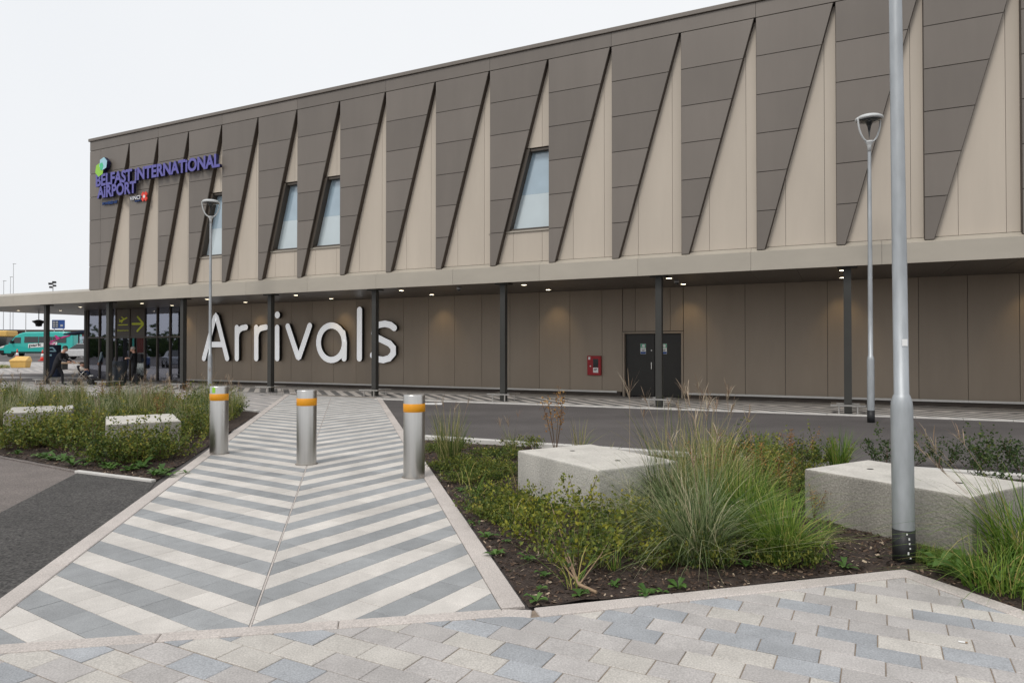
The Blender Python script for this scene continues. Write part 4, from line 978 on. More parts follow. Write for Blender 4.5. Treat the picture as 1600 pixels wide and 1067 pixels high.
# navy pay station with a pale blue emblem
q = (-24.6,36.6); e = empty('pay_station', (q[0],q[1],hgt(*q)), R(6)); tag(e, 'navy blue pay station with pale blue print behind the man with pushchair', 'pay station')
mb = MB(); mb.box(-.32,.32,-.2,.2,0,1.72); bevel(mb.build('cabinet', M['cloth_navy'], e), .03)
mb = MB(); stroke(mb, [(-.2,1.42),(-.12,1.55),(.08,1.57),(.2,1.44)], .07, -.208, -.202); stroke(mb, [(-.24,1.38),(.24,1.38)], .06, -.21, -.204); mb.box(-.08,.04,-.208,-.202,1.12,1.22); mb.build('emblem', M['paleblue'], e)
# bus shelter
q = (-41.9,70); e = empty('bus_shelter', (q[0],q[1],hgt(*q)), R(2)); tag(e, 'bus shelter with dark curved roof left of the glazed entrance', 'bus shelter')
mb = MB(); N = 14; v = []
for i in range(N+1):
    t = i/N; x = -3.4+6.8*t; z = 2.35+.62*math.sin(math.pi*min(1,t*.62+.06)); v += [(x,-1,z),(x,1,z),(x,-1,z-.16),(x,1,z-.16)]
f = []
for i in range(N): a = 4*i; b = a+4; f += [(a,b,b+1,a+1),(a+2,a+3,b+3,b+2),(a,a+2,b+2,b),(a+1,b+1,b+3,a+3)]
f += [(0,1,3,2),(4*N,4*N+2,4*N+3,4*N+1)]; mb.add(v, f); mb.build('roof', M['cloth_navy'], e)
for x in (-2.9,-.9,1.1,2.9): mb = MB(); mb.box(x-.06,x+.06,.7,.8,0,2.5); mb.build('post', M['column'], e)
for a, b in ((-2.83,-.97),(-.83,1.03)): mb = MB(); mb.box(a,b,.74,.76,.3,2.2); mb.build('pane', M['glass'], e)
mb = MB(); mb.box(1.2,2.8,.72,.78,1.0,2.3); mb.build('teal_panel', M['teal'], e)
mb = MB(); mb.box(-2.6,.8,.2,.6,.42,.5); mb.box(-2.4,-2.3,.3,.5,0,.419); mb.box(.5,.6,.3,.5,0,.419); mb.build('seat', M['ltgrey'], e)
# a white parked car half seen next to the shelter
def car(x, y, rz, label, paint, group='cars in the car park'):
    e = empty('parked_car', (x,y,hgt(x,y)), rz); tag(e, label, 'car', group)
    lo_ = [(-2.1,.3),(-2.15,.65),(-1.95,.85),(-1.1,.95),(1.5,.98),(2.05,.9),(2.1,.4),(2.0,.28),(-2.0,.26)]; hi_ = [(-1.15,.94),(-.5,1.42),(.75,1.46),(1.55,.97)]
    mb = MB(); mb.prism_xz(lo_[::-1] if area(lo_) < 0 else lo_, -.86, .86); bevel(mb.build('body', paint, e), .08, 2)
    mb = MB(); nn = 4; v = [(a,-.80 if c < 1 else -.62,c) for a,c in hi_]+[(a,.80 if c < 1 else .62,c) for a,c in hi_]; mb.add(v, [(0,3,2,1),(4,5,6,7),(0,1,5,4),(1,2,6,5),(2,3,7,6)]); bevel(mb.build('cabin_glass', M['darkglass'], e), .04)
    mb = MB(); mb.box(-.48,.73,-.6,.6,1.43,1.48); mb.build('roof', paint, e)
    for a in (-1.35,1.3):
        for b in (-.78,.78): wheel(e, a, b, .31, .2)
CP = [pmat('car_paint_white', (.6,.6,.6), .25, coat=.6), pmat('car_paint_silver', (.35,.37,.4), .25, metal=.4, coat=.6), pmat('car_paint_blue', (.03,.06,.16), .25, coat=.6), pmat('car_paint_black', (.02,.02,.022), .25, coat=.6)]
car(-40.0, 64.0, R(10), 'white parked car partly seen between shelter and entrance', CP[0])
# distant lamp masts
for px, Y, h, lb in ((5,150,16,'leftmost of three thin distant lamp masts'), (15.5,170,19,'middle of three thin distant lamp masts'), (20,160,21,'rightmost of three thin distant lamp masts, tallest'), (40,120,9,'short distant lamp mast below the hanging basket')):
    x = (px-800)/FPX*Y; e = empty('distant_lamp_mast', (x,Y,.6), 0); tag(e, lb, 'lamp mast', 'distant lamp masts')
    mb = MB(); mb.cyl((0,0,0),(0,0,h),.08,.045,n=8); mb.build('mast', M['ltgrey'], e)
    mb = MB(); mb.obox((.2,0,h+.04),.32,.12,.05); mb.build('lamp_head', M['ltgrey'], e)

# ---- people: one continuous skinned body each, coloured by body region
def person(name_label, loc, rz, J, top, bottom, shoe, hair, hgt_scale=1.0, extra=None):
    """J: joint dict in metres, standing at origin facing +x"""
    e = empty('person', loc, rz); e.scale = (hgt_scale,)*3
    order = []; edges = []; rad = []; reg = []
    idx = {}
    def addv(k, p, r, g, par=None):
        idx[k] = len(order); order.append(p); rad.append(r); reg.append(g)
        if par is not None: edges.append((idx[par], idx[k]))
    addv('pel', J['pel'], .135, 1)
    addv('wst', J['wst'], .125, 0, 'pel'); addv('chs', J['chs'], .155, 0, 'wst'); addv('nkb', J['nkb'], .075, 0, 'chs')
    addv('nk', J['nk'], .055, 2, 'nkb'); addv('hd1', J['hd1'], .078, 2, 'nk'); addv('hd2', J['hd2'], .098, 2, 'hd1'); addv('hd3', J['hd3'], .078, 2, 'hd2')
    addv('nose', tuple(np.array(J['hd1'])*.5+np.array(J['hd2'])*.5+np.array((.115,0,0))), .016, 2, 'hd1')
    for s_, y in (('l',1),('r',-1)):
        addv('sh'+s_, J['sh'+s_], .07, 0, 'chs'); addv('el'+s_, J['el'+s_], .05, 0, 'sh'+s_); addv('wr'+s_, J['wr'+s_], .034, 0, 'el'+s_)
        w_ = np.array(J['wr'+s_]); d = w_-np.array(J['el'+s_]); d = d/np.linalg.norm(d); sd = np.array([0,1.0,0])-d*d[1]; sd = sd/np.linalg.norm(sd); up = np.cross(d, sd)
        addv('pm'+s_, tuple(w_+d*.07), .032, 2, 'wr'+s_)
        for q, (o_, ln) in enumerate(((-.030,.065),(-.010,.078),(.010,.074),(.030,.058))):
            b = w_+d*.10+up*o_; addv('f%d%s' % (q,s_), tuple(b), .011, 2, 'pm'+s_); addv('g%d%s' % (q,s_), tuple(b+d*ln*.8+sd*(-.03*y)), .009, 2, 'f%d%s' % (q,s_))
        addv('t'+s_, tuple(w_+d*.06+up*.055), .011, 2, 'pm'+s_)
        addv('hp'+s_, J['hp'+s_], .095, 1, 'pel'); addv('kn'+s_, J['kn'+s_], .064, 1, 'hp'+s_); addv('an'+s_, J['an'+s_], .045, 1, 'kn'+s_)
        a = np.array(J['an'+s_]); fd = np.array(J.get('fd'+s_, (1,0,0)))
        addv('he'+s_, tuple(a+np.array((0,0,-.05))-fd*.02), .042, 3, 'an'+s_); addv('to'+s_, tuple(a+fd*.17+np.array((0,0,-.06 if abs(fd[2]) < .1 else -.02))), .036, 3, 'he'+s_)
    me = bpy.data.meshes.new('skeleton'); me.from_pydata([tuple(map(float,p)) for p in order], edges, []); o = bpy.data.objects.new('tmp', me); COL.objects.link(o)
    o.modifiers.new('skin','SKIN')
    sk = me.skin_vertices[0].data
    for i, r in enumerate(rad): sk[i].radius = (r, r*(1.22 if i in (0,1,2) else 1)); sk[i].use_root = (i == 0)
    ss = o.modifiers.new('ss','SUBSURF'); ss.levels = 2; ss.render_levels = 2
    bpy.context.view_layer.update()
    m2 = bpy.data.meshes.new_from_object(o.evaluated_get(bpy.context.evaluated_depsgraph_get())); bpy.data.objects.remove(o)
    m2.name = 'body'; m2.materials.clear()
    for mt in (top, bottom, M['skin'], shoe): m2.materials.append(mt)
    P0 = np.array(order, float); ea = np.array([P0[a] for a,b in edges]); eb = np.array([P0[b] for a,b in edges]); rg = [reg[b] for a,b in edges]
    fi = []
    for p in m2.polygons:
        c = np.array(p.center); ab = eb-ea; t = np.clip(((c-ea)*ab).sum(1)/np.maximum(1e-9,(ab*ab).sum(1)),0,1); dd = np.linalg.norm(ea+ab*t[:,None]-c, axis=1); fi.append(rg[int(dd.argmin())])
    m2.polygons.foreach_set('material_index', fi); m2.polygons.foreach_set('use_smooth', [True]*len(m2.polygons))
    ob('body', m2, e)
    # hair cap and eyes
    h2 = np.array(J['hd2']); h3 = np.array(J['hd3']); mb = MB(); v = []; f = []; n1, n2 = 14, 7
    for i in range(n2+1):
        th = math.pi*.56*i/n2
        for k in range(n1):
            ph = 2*math.pi*k/n1; cut = 1-.28*max(0,math.cos(ph))*(i/n2)
            v.append((h3[0]-.012+.112*math.sin(th*cut)*math.cos(ph), h3[1]+.095*math.sin(th*cut)*math.sin(ph), h3[2]-.03+.112*math.cos(th*cut)))
    for i in range(n2): f += [(i*n1+k,(i+1)*n1+k,(i+1)*n1+(k+1)%n1,i*n1+(k+1)%n1) for k in range(n1)]
    mb.add(v, f); mb.build('hair', hair, e, True)
    for y in (-.035,.035):
        mb = MB(); mb.obox((h2[0]+.088,h2[1]+y,h2[2]+.005),.008,.012,.007); mb.build('eye', M['black'], e)
    mb = MB(); mb.obox((h2[0]+.083,h2[1],h2[2]-.085),.008,.022,.005); mb.build('mouth', M['red'], e)
    for y in (-.1,.1):
        mb = MB(); mb.obox((h2[0]-.005,h2[1]+y,h2[2]-.01),.018,.008,.03); mb.build('ear', M['skin'], e)
    return tag(e, name_label, 'person')
ST = dict(pel=(0,0,.95), wst=(0,0,1.1), chs=(0,0,1.30), nkb=(0,0,1.45), nk=(.01,0,1.51), hd1=(.02,0,1.56), hd2=(.03,0,1.645), hd3=(.02,0,1.70),
          shl=(0,.19,1.41), shr=(0,-.19,1.41), ell=(-.02,.25,1.13), elr=(-.02,-.25,1.13), wrl=(.08,.24,.90), wrr=(.08,-.24,.90),
          hpl=(0,.09,.88), hpr=(0,-.09,.88), knl=(.02,.1,.49), knr=(.02,-.1,.49), anl=(0,.1,.11), anr=(0,-.1,.11))
J = dict(ST); J.update(elr=(.06,-.25,1.15), wrr=(.28,-.16,1.2), ell=(.05,.25,1.14), wrl=(.27,.14,1.19), hd1=(.05,0,1.55), hd2=(.075,0,1.63), hd3=(.07,0,1.69))
person('person in black with a small backpack standing at the open entrance door', (-16.85,30.45,.012), R(185), J, M['cloth_black'], M['cloth_black'], M['shoe_black'], M['hair_grey'], .95)
e = empty('backpack', (-16.62,30.47,1.17), R(185)); tag(e, 'small black backpack on the back of the person at the door', 'backpack')
mb = MB(); mb.box(-.13,.05,-.14,.14,-.2,.2); bevel(mb.build('bag', M['cloth_black'], e), .05, 3)
mb = MB(); mb.box(-.15,-.131,-.09,.09,-.17,0); mb.build('pocket', M['cloth_navy'], e)
J = dict(ST); J.update(knl=(.17,.1,.50), anl=(.30,.1,.13), knr=(-.02,-.1,.5), anr=(-.27,-.1,.17), fdr=(.8,0,-.5), wrl=(.16,.24,.93), wrr=(-.1,-.26,.92))
person('person in dark jacket and pale shirt walking behind the entrance glass', (-20.75,34.75,.022), R(-10), J, M['cloth_grey'], M['cloth_navy'], M['shoe_white'], M['hair_dark'], .97)
J = dict(ST); J.update(pel=(-.1,0,.93), wst=(-.02,0,1.08), chs=(.09,0,1.26), nkb=(.17,0,1.40), nk=(.2,0,1.45), hd1=(.25,0,1.50), hd2=(.28,0,1.58), hd3=(.27,0,1.64), shl=(.12,.19,1.36), shr=(.12,-.19,1.36),
    ell=(.2,.25,1.1), elr=(.2,-.25,1.1), wrl=(.45,.2,1.02), wrr=(.45,-.2,1.02), hpl=(-.1,.09,.87), hpr=(-.1,-.09,.87), knl=(.1,.1,.5), anl=(.12,.1,.11), knr=(-.2,-.1,.5), anr=(-.5,-.1,.2), fdr=(.75,0,-.6))
person('person in black leaning forward to push the pushchair', (-19.75,29.75,.012), R(8), J, M['cloth_black'], M['cloth_black'], M['shoe_black'], M['hair_dark'], 1.0)
# pushchair and child
e = empty('pushchair', (-18.75,29.95,.012), R(8)); tag(e, 'pushchair with dark seat and thin silver frame near the left columns', 'pushchair')
for y in (-.2,.2):
    mb = MB(); mb.tube([(-.52,y,1.0),(-.40,y,.98),(-.12,y,.55),(.30,y,.13)], .013, 8); mb.tube([(-.28,y,.12),(-.05,y,.45),(.1,y,.62)], .012, 8); mb.build('side_frame', M['rail'], e, True)
    for x in (-.28,.32):
        mb = MB(); mb.lathe([(.05,-.02),(.11,-.022),(.12,-.012),(.12,.012),(.11,.022),(.05,.02)], 18); mb.build('wheel', M['rubber'], e, True, loc=(x,y,.12), rot=(R(90),0,0))
mb = MB(); mb.tube([(-.52,-.2,1.0),(-.52,.2,1.0)], .015, 8); mb.build('handle_bar', M['black'], e)
mb = MB(); mb.add([(-.22,-.17,.85),(-.22,.17,.85),(-.08,.17,.42),(-.08,-.17,.42),(.22,.17,.46),(.22,-.17,.46),(-.25,-.17,.83),(-.25,.17,.83),(-.11,.17,.37),(-.11,-.17,.37),(.22,.17,.41),(.22,-.17,.41)], [(0,3,2,1),(3,5,4,2),(6,7,8,9),(9,8,10,11),(0,1,7,6),(4,5,11,10),(0,6,9,3),(1,2,8,7),(3,9,11,5),(2,4,10,8)]); mb.build('seat_sling', M['cloth_black'], e)
J = dict(pel=(0,0,.0), wst=(-.03,0,.07), chs=(-.06,0,.16), nkb=(-.07,0,.24), nk=(-.07,0,.27), hd1=(-.05,0,.30), hd2=(-.04,0,.38), hd3=(-.05,0,.43),
    shl=(-.06,.1,.22), shr=(-.06,-.1,.22), ell=(.0,.15,.1), elr=(.0,-.15,.1), wrl=(.12,.1,.1), wrr=(.12,-.1,.1), hpl=(.02,.07,0), hpr=(.02,-.07,0), knl=(.25,.08,.03), knr=(.25,-.08,.03), anl=(.32,.08,-.18), anr=(.32,-.08,-.18))
child = person('small child in cream top sitting in the pushchair', (-18.82,29.95,.60), R(8), J, M['cloth_cream'], M['cloth_navy'], M['shoe_white'], M['hair_dark'], .82)

# ================================================================== PLANTING
def set_rnd(me, per_face, nloops):
    at = me.attributes.new('rnd', 'FLOAT', 'FACE'); at.data.foreach_set('value', per_face)
def blades(name, n, h, r0, spread, wd, mat, droop=.5, lean=None, seed=0, seg=4, hv=.35, dry=.1):
    rg = np.random.default_rng(seed); V = []; Fc = []; rn = []
    for i in range(n):
        a = rg.uniform(0, 2*math.pi); rr = r0*math.sqrt(rg.uniform(0,1)); bx, by = rr*math.cos(a), rr*math.sin(a)
        a2 = a+rg.normal(0,.7); sp = spread*abs(rg.normal(.55,.35)); H = h*(1-hv*rg.uniform(0,1)); w_ = wd*rg.uniform(.6,1.2)
        dx, dy = math.cos(a2)*sp, math.sin(a2)*sp
        if lean: dx += lean[0]*rg.uniform(.4,1); dy += lean[1]*rg.uniform(.4,1)
        dr = droop*rg.uniform(.2,1.2)*min(1.3,sp/(.4*h)+.15); tw = rg.uniform(0, math.pi)
        sxx, syy = -math.sin(a2+tw*.4), math.cos(a2+tw*.4); k = len(V)
        for j in range(seg+1):
            t = j/seg; px = bx+dx*t**1.5; py = by+dy*t**1.5; pz = H*(t-dr*.55*t**2.6); w2 = w_*(1-t)**.6*.5 if j < seg else .0004
            V += [(px-sxx*w2, py-syy*w2, max(.004,pz)), (px+sxx*w2, py+syy*w2, max(.004,pz))]
        c = rg.uniform(0,.8) if rg.uniform() > dry else rg.uniform(.85,1.2)
        for j in range(seg): Fc.append((k+2*j,k+2*j+1,k+2*j+3,k+2*j+2)); rn.append(c)
    me = mkmesh(name, V, Fc, mat); set_rnd(me, rn, 0); return me
def plumes(name, n, h, spread, seed, mat, lean=(0,0), r0=.08, fl=1.0):
    rg = np.random.default_rng(seed); V = []; Fc = []; rn = []
    for i in range(n):
        a = rg.uniform(0,2*math.pi); sp = spread*rg.uniform(.2,1); H = h*rg.uniform(.8,1.1); bx, by = rg.normal(0,r0,2)
        tip = np.array([bx+math.cos(a)*sp+lean[0], by+math.sin(a)*sp+lean[1], H]); b0 = np.array([bx,by,0]); mid = b0*.5+tip*.5+np.array([0,0,.06*h])
        pts = [b0*(1-t)**2+2*mid*t*(1-t)+tip*t*t for t in np.linspace(0,1,7)]
        for p0, p1 in zip(pts[:-1], pts[1:]):
            k = len(V); sd = np.array([.0022,.0016,0]); V += [p0-sd,p0+sd,p1+sd,p1-sd]; Fc.append((k,k+1,k+2,k+3)); rn.append(.55)
        d = pts[-1]-pts[-2]; d /= np.linalg.norm(d)
        for q in range(9):                                   # feathery fingers
            az = rg.uniform(0,2*math.pi); L = rg.uniform(.09,.19)*fl; f0 = pts[-1]-d*rg.uniform(0,.1)
            out = np.array([math.cos(az),math.sin(az),0])*rg.uniform(.2,.75)+d; out /= np.linalg.norm(out); f1 = f0+out*L*.6; f2 = f0+out*L+np.array([0,0,-.03])*rg.uniform(0,1.5)
            sd = np.cross(out,[0,0,1]); sd = sd/np.linalg.norm(sd)*.0032; k = len(V); V += [f0-sd*.5,f0+sd*.5,f1+sd,f1-sd,f2+sd*.3,f2-sd*.3]; Fc += [(k,k+1,k+2,k+3),(k+3,k+2,k+4,k+5)]; c = rg.uniform(0,1); rn += [c,c]
    me = mkmesh(name, V, Fc, mat); set_rnd(me, rn, 0); return me
def leafy(name_l, name_s, stems, h, rad, lsize, mat, seed, per=26, low=.12, upright=.5, side=.35):
    """a shrub: thin stems with small leaf faces all along them"""
    rg = np.random.default_rng(seed); V = []; Fc = []; rn = []; sb = MB()
    for i in range(stems):
        a = rg.uniform(0,2*math.pi); sp = rad*math.sqrt(rg.uniform(.02,1)); H = h*rg.uniform(.4,1.05)*(1-.35*(sp/rad)**2)*(1.4 if rg.uniform() < .12 else 1)
        b0 = np.array([math.cos(a)*sp*.25, math.sin(a)*sp*.25, 0]); tip = np.array([math.cos(a)*sp, math.sin(a)*sp, H]); mid = b0*.35+tip*.65; mid[2] = H*(.45 if upright > .4 else .7)
        pt = lambda t: b0*(1-t)**2+2*mid*t*(1-t)+tip*t*t
        if i % 3 == 0: sb.tube([pt(0),pt(.35),pt(.7),pt(1)], [.004,.003,.0025,.0012], 4)
        tone = rg.uniform(-.2,.2)
        for q in range(per):
            t = low+(1-low)*rg.uniform(0,1)**.75; p = pt(t)+rg.normal(0,.018+.03*side,3)*np.array([1,1,.8]); L = lsize*rg.uniform(.6,1.25)
            dv = rg.normal(0,1,3); dv[2] = abs(dv[2])*.8+.25; dv /= np.linalg.norm(dv); sdv = np.cross(dv, rg.normal(0,1,3)); sdv /= np.linalg.norm(sdv); nv = np.cross(dv,sdv)
            k = len(V); w_ = L*.30; V += [p, p+dv*L*.5+sdv*w_-nv*L*.06, p+dv*L, p+dv*L*.5-sdv*w_-nv*L*.06]; Fc += [(k,k+1,k+2),(k,k+2,k+3)]
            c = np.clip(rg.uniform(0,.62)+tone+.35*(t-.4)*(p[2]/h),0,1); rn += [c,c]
    V = [(x,y,max(.004,z)) for x,y,z in V]
    me = mkmesh(name_l, V, Fc, mat); set_rnd(me, rn, 0); return me, sb.mesh(name_s, M['stem'])
def plant(name, loc, parts, label, cat, group=None, rz=0, sc=1.0, szz=None):
    e = empty(name, (loc[0],loc[1],.02), rz); e.scale = (sc,sc,szz or sc)
    for nm, me in parts:
        o = ob(nm, me, e)
        if nm != 'stems': o['kind'] = 'stuff'
    return tag(e, label, cat, group)
# --- ornamental grasses
gA = blades('blades', 950, .98, .17, .85, .0085, M['grass_silver'], 1.1, (-.14,.10), 11, 7, .75, .12)
gA2 = plumes('seed_plumes', 4, .95, .35, 12, M['plume'], (-.1,.1))
gB = blades('blades', 460, .95, .24, .62, .0095, M['grass'], .85, None, 13, 6, .75, .3); gB2 = plumes('seed_plumes', 9, 1.05, .4, 14, M['plume'])
gC = blades('blades', 560, .68, .13, .58, .0085, M['grass_bright'], .8, (-.12,.0), 15, 5, .5, .08)
gD = blades('blades', 220, .85, .14, .42, .011, M['grass_bright'], .6, None, 16, 6, .5, .12)
gE = blades('blades', 260, .92, .18, .30, .009, M['grass'], .35, None, 17, 5, .6, .25); gE2 = plumes('seed_plumes', 4, .95, .25, 18, M['plume'])
gF = blades('blades', 380, .92, .22, 1.0, .010, M['grass_bright'], 1.1, (-.15,-.05), 19, 8, .5, .08); gF2 = plumes('seed_plumes', 5, .9, .5, 20, M['plume'], (-.45,.2))
GR = 'ornamental grasses in the right bed'
plant('grass_clump', G(1085,880), [('blades',gA),('seed_plumes',gA2)], 'largest silvery-green grass clump arching over the mulch in the right bed', 'grass clump', GR)
plant('grass_clump', G(1218,878), [('blades',gC)], 'bright green low grass clump leaning left, between two concrete blocks', 'grass clump', GR)
plant('grass_clump', G(1160,838), [('blades',gC)], 'green grass clump just behind the low bright one', 'grass clump', GR, 1.2, 1.1)
plant('grass_clump', G(1105,805), [('blades',gB),('seed_plumes',gB2)], 'tall grass clump with feathery pink plumes in front of the double doors', 'grass clump', GR, .4, 1.02)
plant('grass_clump', G(1040,800), [('blades',gA)], 'green grass clump overhanging the right end of the half-hidden block', 'grass clump', GR, 2.0, .9)
plant('grass_clump', G(1110,765), [('blades',gB),('seed_plumes',gE2)], 'upright grass clump with pale stalks at the back of the bed, before the double doors', 'grass clump', GR, 1.0, 1.0)
plant('grass_clump', G(1185,790), [('blades',gB)], 'loose grass clump at mid depth left of the block by the lamp post', 'grass clump', GR, 3.0, .72)
plant('grass_clump', G(1312,735), [('blades',gD)], 'broad-bladed grass clump behind the block by the lamp post', 'grass clump', GR, 1.0, .72)
plant('grass_clump', G(1195,738), [('blades',gD)], 'broad-bladed grass clump at the road kerb between the blocks', 'grass clump', GR, 2.2, .7)
plant('grass_clump', G(703,720), [('blades',gE),('seed_plumes',gE2)], 'upright grass clump standing alone by the path behind the nearest bollard', 'grass clump', GR, 0, .9)
plant('grass_clump', G(1612,890), [('blades',gF),('seed_plumes',gF2)], 'arching grass clump at the right picture edge beside the paving', 'grass clump', GR, 0, 1.0)
plant('grass_clump', G(1000,835), [('blades',blades('blades', 160, .7, .2, .7, .006, M['grass_silver'], 1.0, (-.2,.1), 24, 7, .7, .3))], 'thin straggling grass clump before the front corner of the half-hidden block', 'grass clump', GR, 0, 1.0)
plant('grass_stalk', G(985,775), [('seed_plumes',plumes('seed_plumes', 1, 1.1, .03, 31, M['plume'], (0,0), .01, 1.9))], 'single tall stalk with a spread fan of dry plume fingers before the dark doors', 'grass stalk')
plant('grass_clump', G(1140,820), [('blades',blades('blades', 300, 1.0, .35, .6, .007, M['grass_bright'], .8, None, 25, 6, .7, .2))], 'wide loose green grass clump in the middle of the right bed', 'grass clump', GR, 0, .9)
plant('grass_clump', G(1070,760), [('blades',blades('blades', 260, 1.1, .4, .5, .008, M['grass'], .6, None, 26, 6, .6, .4)),('seed_plumes',plumes('seed_plumes', 8, 1.1, .5, 27, M['plume'], (.1,0), .2))], 'tallest dry-topped grass clump behind the half-hidden block', 'grass clump', GR, 0, 1.0)
plant('grass_clump', G(1560,925), [('blades',blades('blades', 260, .5, .2, .55, .009, M['grass_bright'], 1.0, None, 28, 6, .6, .1))], 'low lush grass clump beside the paving at the right edge', 'grass clump', GR, 0, 1.0)
plant('grass_clump', G(800,704), [('blades',blades('blades', 40, .5, .1, .3, .007, M['grass'], .6, None, 21, 5, .5, .6)),('seed_plumes',plumes('seed_plumes', 3, .5, .25, 22, M['plume']))], 'thin dry grass clump at the kerb just left of the half-hidden block', 'grass clump', GR, .7, 1.0)
plant('grass_clump', G(905,712), [('blades',blades('blades', 46, .8, .1, .4, .010, M['grass'], .7, None, 23, 5, .5, .4))], 'sparse grass clump seen above the half-hidden block', 'grass clump', GR, .7, .85)
# rusty seed heads on stalks
def dock(seed, h=.6, ns=5):
    rg = np.random.default_rng(seed); V = []; Fc = []; rn = []; sb = MB()
    for s_ in range(ns):
        tip = np.array([rg.normal(0,.12),rg.normal(0,.12),h*rg.uniform(.75,1.1)]); sb.tube([(0,0,0), tip*.5+np.array([.01,0,0]), tip], [.005,.004,.002], 5)
        for q in range(70):
            p = tip*rg.uniform(.5,1.0)+rg.normal(0,.028,3); L = .022*rg.uniform(.5,1.3); d = rg.normal(0,1,3); d /= np.linalg.norm(d); sd = np.cross(d,rg.normal(0,1,3)); sd /= np.linalg.norm(sd)
            k = len(V); V += [p,p+d*L*.5+sd*L*.4,p+d*L,p+d*L*.5-sd*L*.4]; Fc.append((k,k+1,k+2,k+3)); rn.append(rg.uniform(0,1))
    me = mkmesh('seed_heads', V, Fc, M['rust']); set_rnd(me, rn, 0); return [('seed_heads',me),('stems',sb.mesh('stems', M['stem']))]
dk = dock(3); dk2 = dock(5, .7)
plant('dock_plant', G(868,715), dk2, 'rusty orange seed-head stalks rising behind the half-hidden block', 'dock plant', 'rusty seed heads', 0, 1.3)
plant('dock_plant', G(1108,775), dk, 'rusty seed-head stalks among the tall grasses left of the red cabinet side', 'dock plant', 'rusty seed heads', 1, .9)
plant('dock_plant', G(1272,815), dk, 'short orange seed heads at the corner of the block by the lamp post', 'dock plant', 'rusty seed heads', 2, .55)
plant('dock_plant', G(1130,735), dk2, 'reddish seed-head stalks at the back kerb between the blocks', 'dock plant', 'rusty seed heads', 2.4, .7)
# --- shrubs
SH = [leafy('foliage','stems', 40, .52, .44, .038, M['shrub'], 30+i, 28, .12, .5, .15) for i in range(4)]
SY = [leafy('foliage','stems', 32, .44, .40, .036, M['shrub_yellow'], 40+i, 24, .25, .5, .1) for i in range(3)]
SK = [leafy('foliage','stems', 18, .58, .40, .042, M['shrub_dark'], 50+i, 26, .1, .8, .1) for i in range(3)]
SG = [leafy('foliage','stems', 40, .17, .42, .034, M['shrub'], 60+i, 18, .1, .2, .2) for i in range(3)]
def sp(v): return [('foliage', v[0]), ('stems', v[1])]
i = 0
for px, py, sc, lb in ((905,893,1.05,'nearest yellow-green shrub, on bare branching stems above the mulch'), (845,850,1.0,'yellow-green shrub in front of the half-hidden block, towards the path'), (985,872,.95,'yellow-green shrub tucked against the large silvery grass clump'),
                       (930,842,1.0,'yellow-green shrub below the front corner of the half-hidden block'), (805,812,.9,'low yellow-green shrub near the path, left of the half-hidden block'), (975,828,.9,'shrub close under the right face of the half-hidden block'),
                       (880,820,.9,'shrub pressed against the left face of the half-hidden block')):
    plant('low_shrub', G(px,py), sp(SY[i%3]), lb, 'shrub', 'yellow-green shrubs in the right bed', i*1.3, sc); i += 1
# creeping ground cover between path and block
GC = 'ground-hugging shrubs left of the half-hidden block'
for k in range(52):
    px = random.uniform(672,820); py = random.uniform(698,835)
    p = G(px, py); c, l = PC(p)
    if l < OUTR+.22: continue
    if math.hypot(p[0]-.85, p[1]-7.11) < .85: continue
    plant('creeping_shrub', p, sp(SG[k%3]), 'low creeping shrub in the patchy cover between path and block', 'shrub', GC, random.uniform(0,6), random.uniform(.6,1.0))
# dark shrubs along the road kerb on the right
for k, px in enumerate((1385,1425,1475,1520,1560,1600,1640,1690)):
    plant('kerb_shrub', G(px, 726+.055*(px-1385)), sp(SK[k%3]), 'dark green upright shrub in the row behind the block by the lamp post', 'shrub', 'dark shrubs along the right road kerb', k*1.1, random.uniform(.8,1.1))
for k, px in enumerate((1130,1165,1205,1245,1285)):
    plant('kerb_shrub', G(px, 722+.06*(px-1130)), sp(SH[k%4]), 'olive shrub along the road kerb between the two right-bed blocks', 'shrub', 'olive shrubs at the road kerb', k*1.7, random.uniform(.7,.95))
for k in range(8):
    p = (random.uniform(4.6,7.5), random.uniform(4.2,7.5)); plant('kerb_shrub', p, sp(SK[k%3]), 'dark shrub standing farther right in the bed than the block by the lamp post', 'shrub', 'dark shrubs at the far right of the bed', k, .9)
for k, (px, py) in enumerate(((1165,778),(1200,765),(1230,755),(1235,790),(1250,770))):
    plant('low_shrub', G(px,py), sp(SH[k%4]), 'olive shrub in the tangle just left of the block by the lamp post', 'shrub', 'tangle left of the lamp-post block', k*2.1, random.uniform(.7,.95))
for k, (px, py) in enumerate(((1180,772),(1222,800),(1240,745))):
    plant('dock_plant', G(px,py), dk2, 'reddish dry stalk in the tangle left of the block by the lamp post', 'dock plant', 'dry stalks left of the lamp-post block', k*2.3, random.uniform(.7,.9))
for k, (px, py, sc) in enumerate(((150,724,1.1),(182,727,1.1),(212,724,1.05),(243,722,1.05),(272,717,1.0))):
    plant('dense_shrub', G(px,py), sp(SH[k%4]), 'olive shrub hiding the front of the white-topped concrete block', 'shrub', 'shrubs before the white-topped block', k*1.9, sc)
for k, (px, py) in enumerate(((12,704),(48,701),(84,698))):
    plant('dense_shrub', G(px,py), sp(SH[k%4]), 'olive shrub hiding the front of the grey block at far left', 'shrub', 'shrubs before the grey block', k*1.9, 1.1)
sprig = [[('blades', blades('blades', 14+6*i, .42, .05, .34, .0075, M['grass' if i % 2 else 'grass_bright'], .9, None, 140+i, 5, .6, .3))] for i in range(4)]
RBP = [(px, py) for px in range(700, 1300, 34) for py in range(735, 925, 26)]
random.shuffle(RBP); cnt = 0
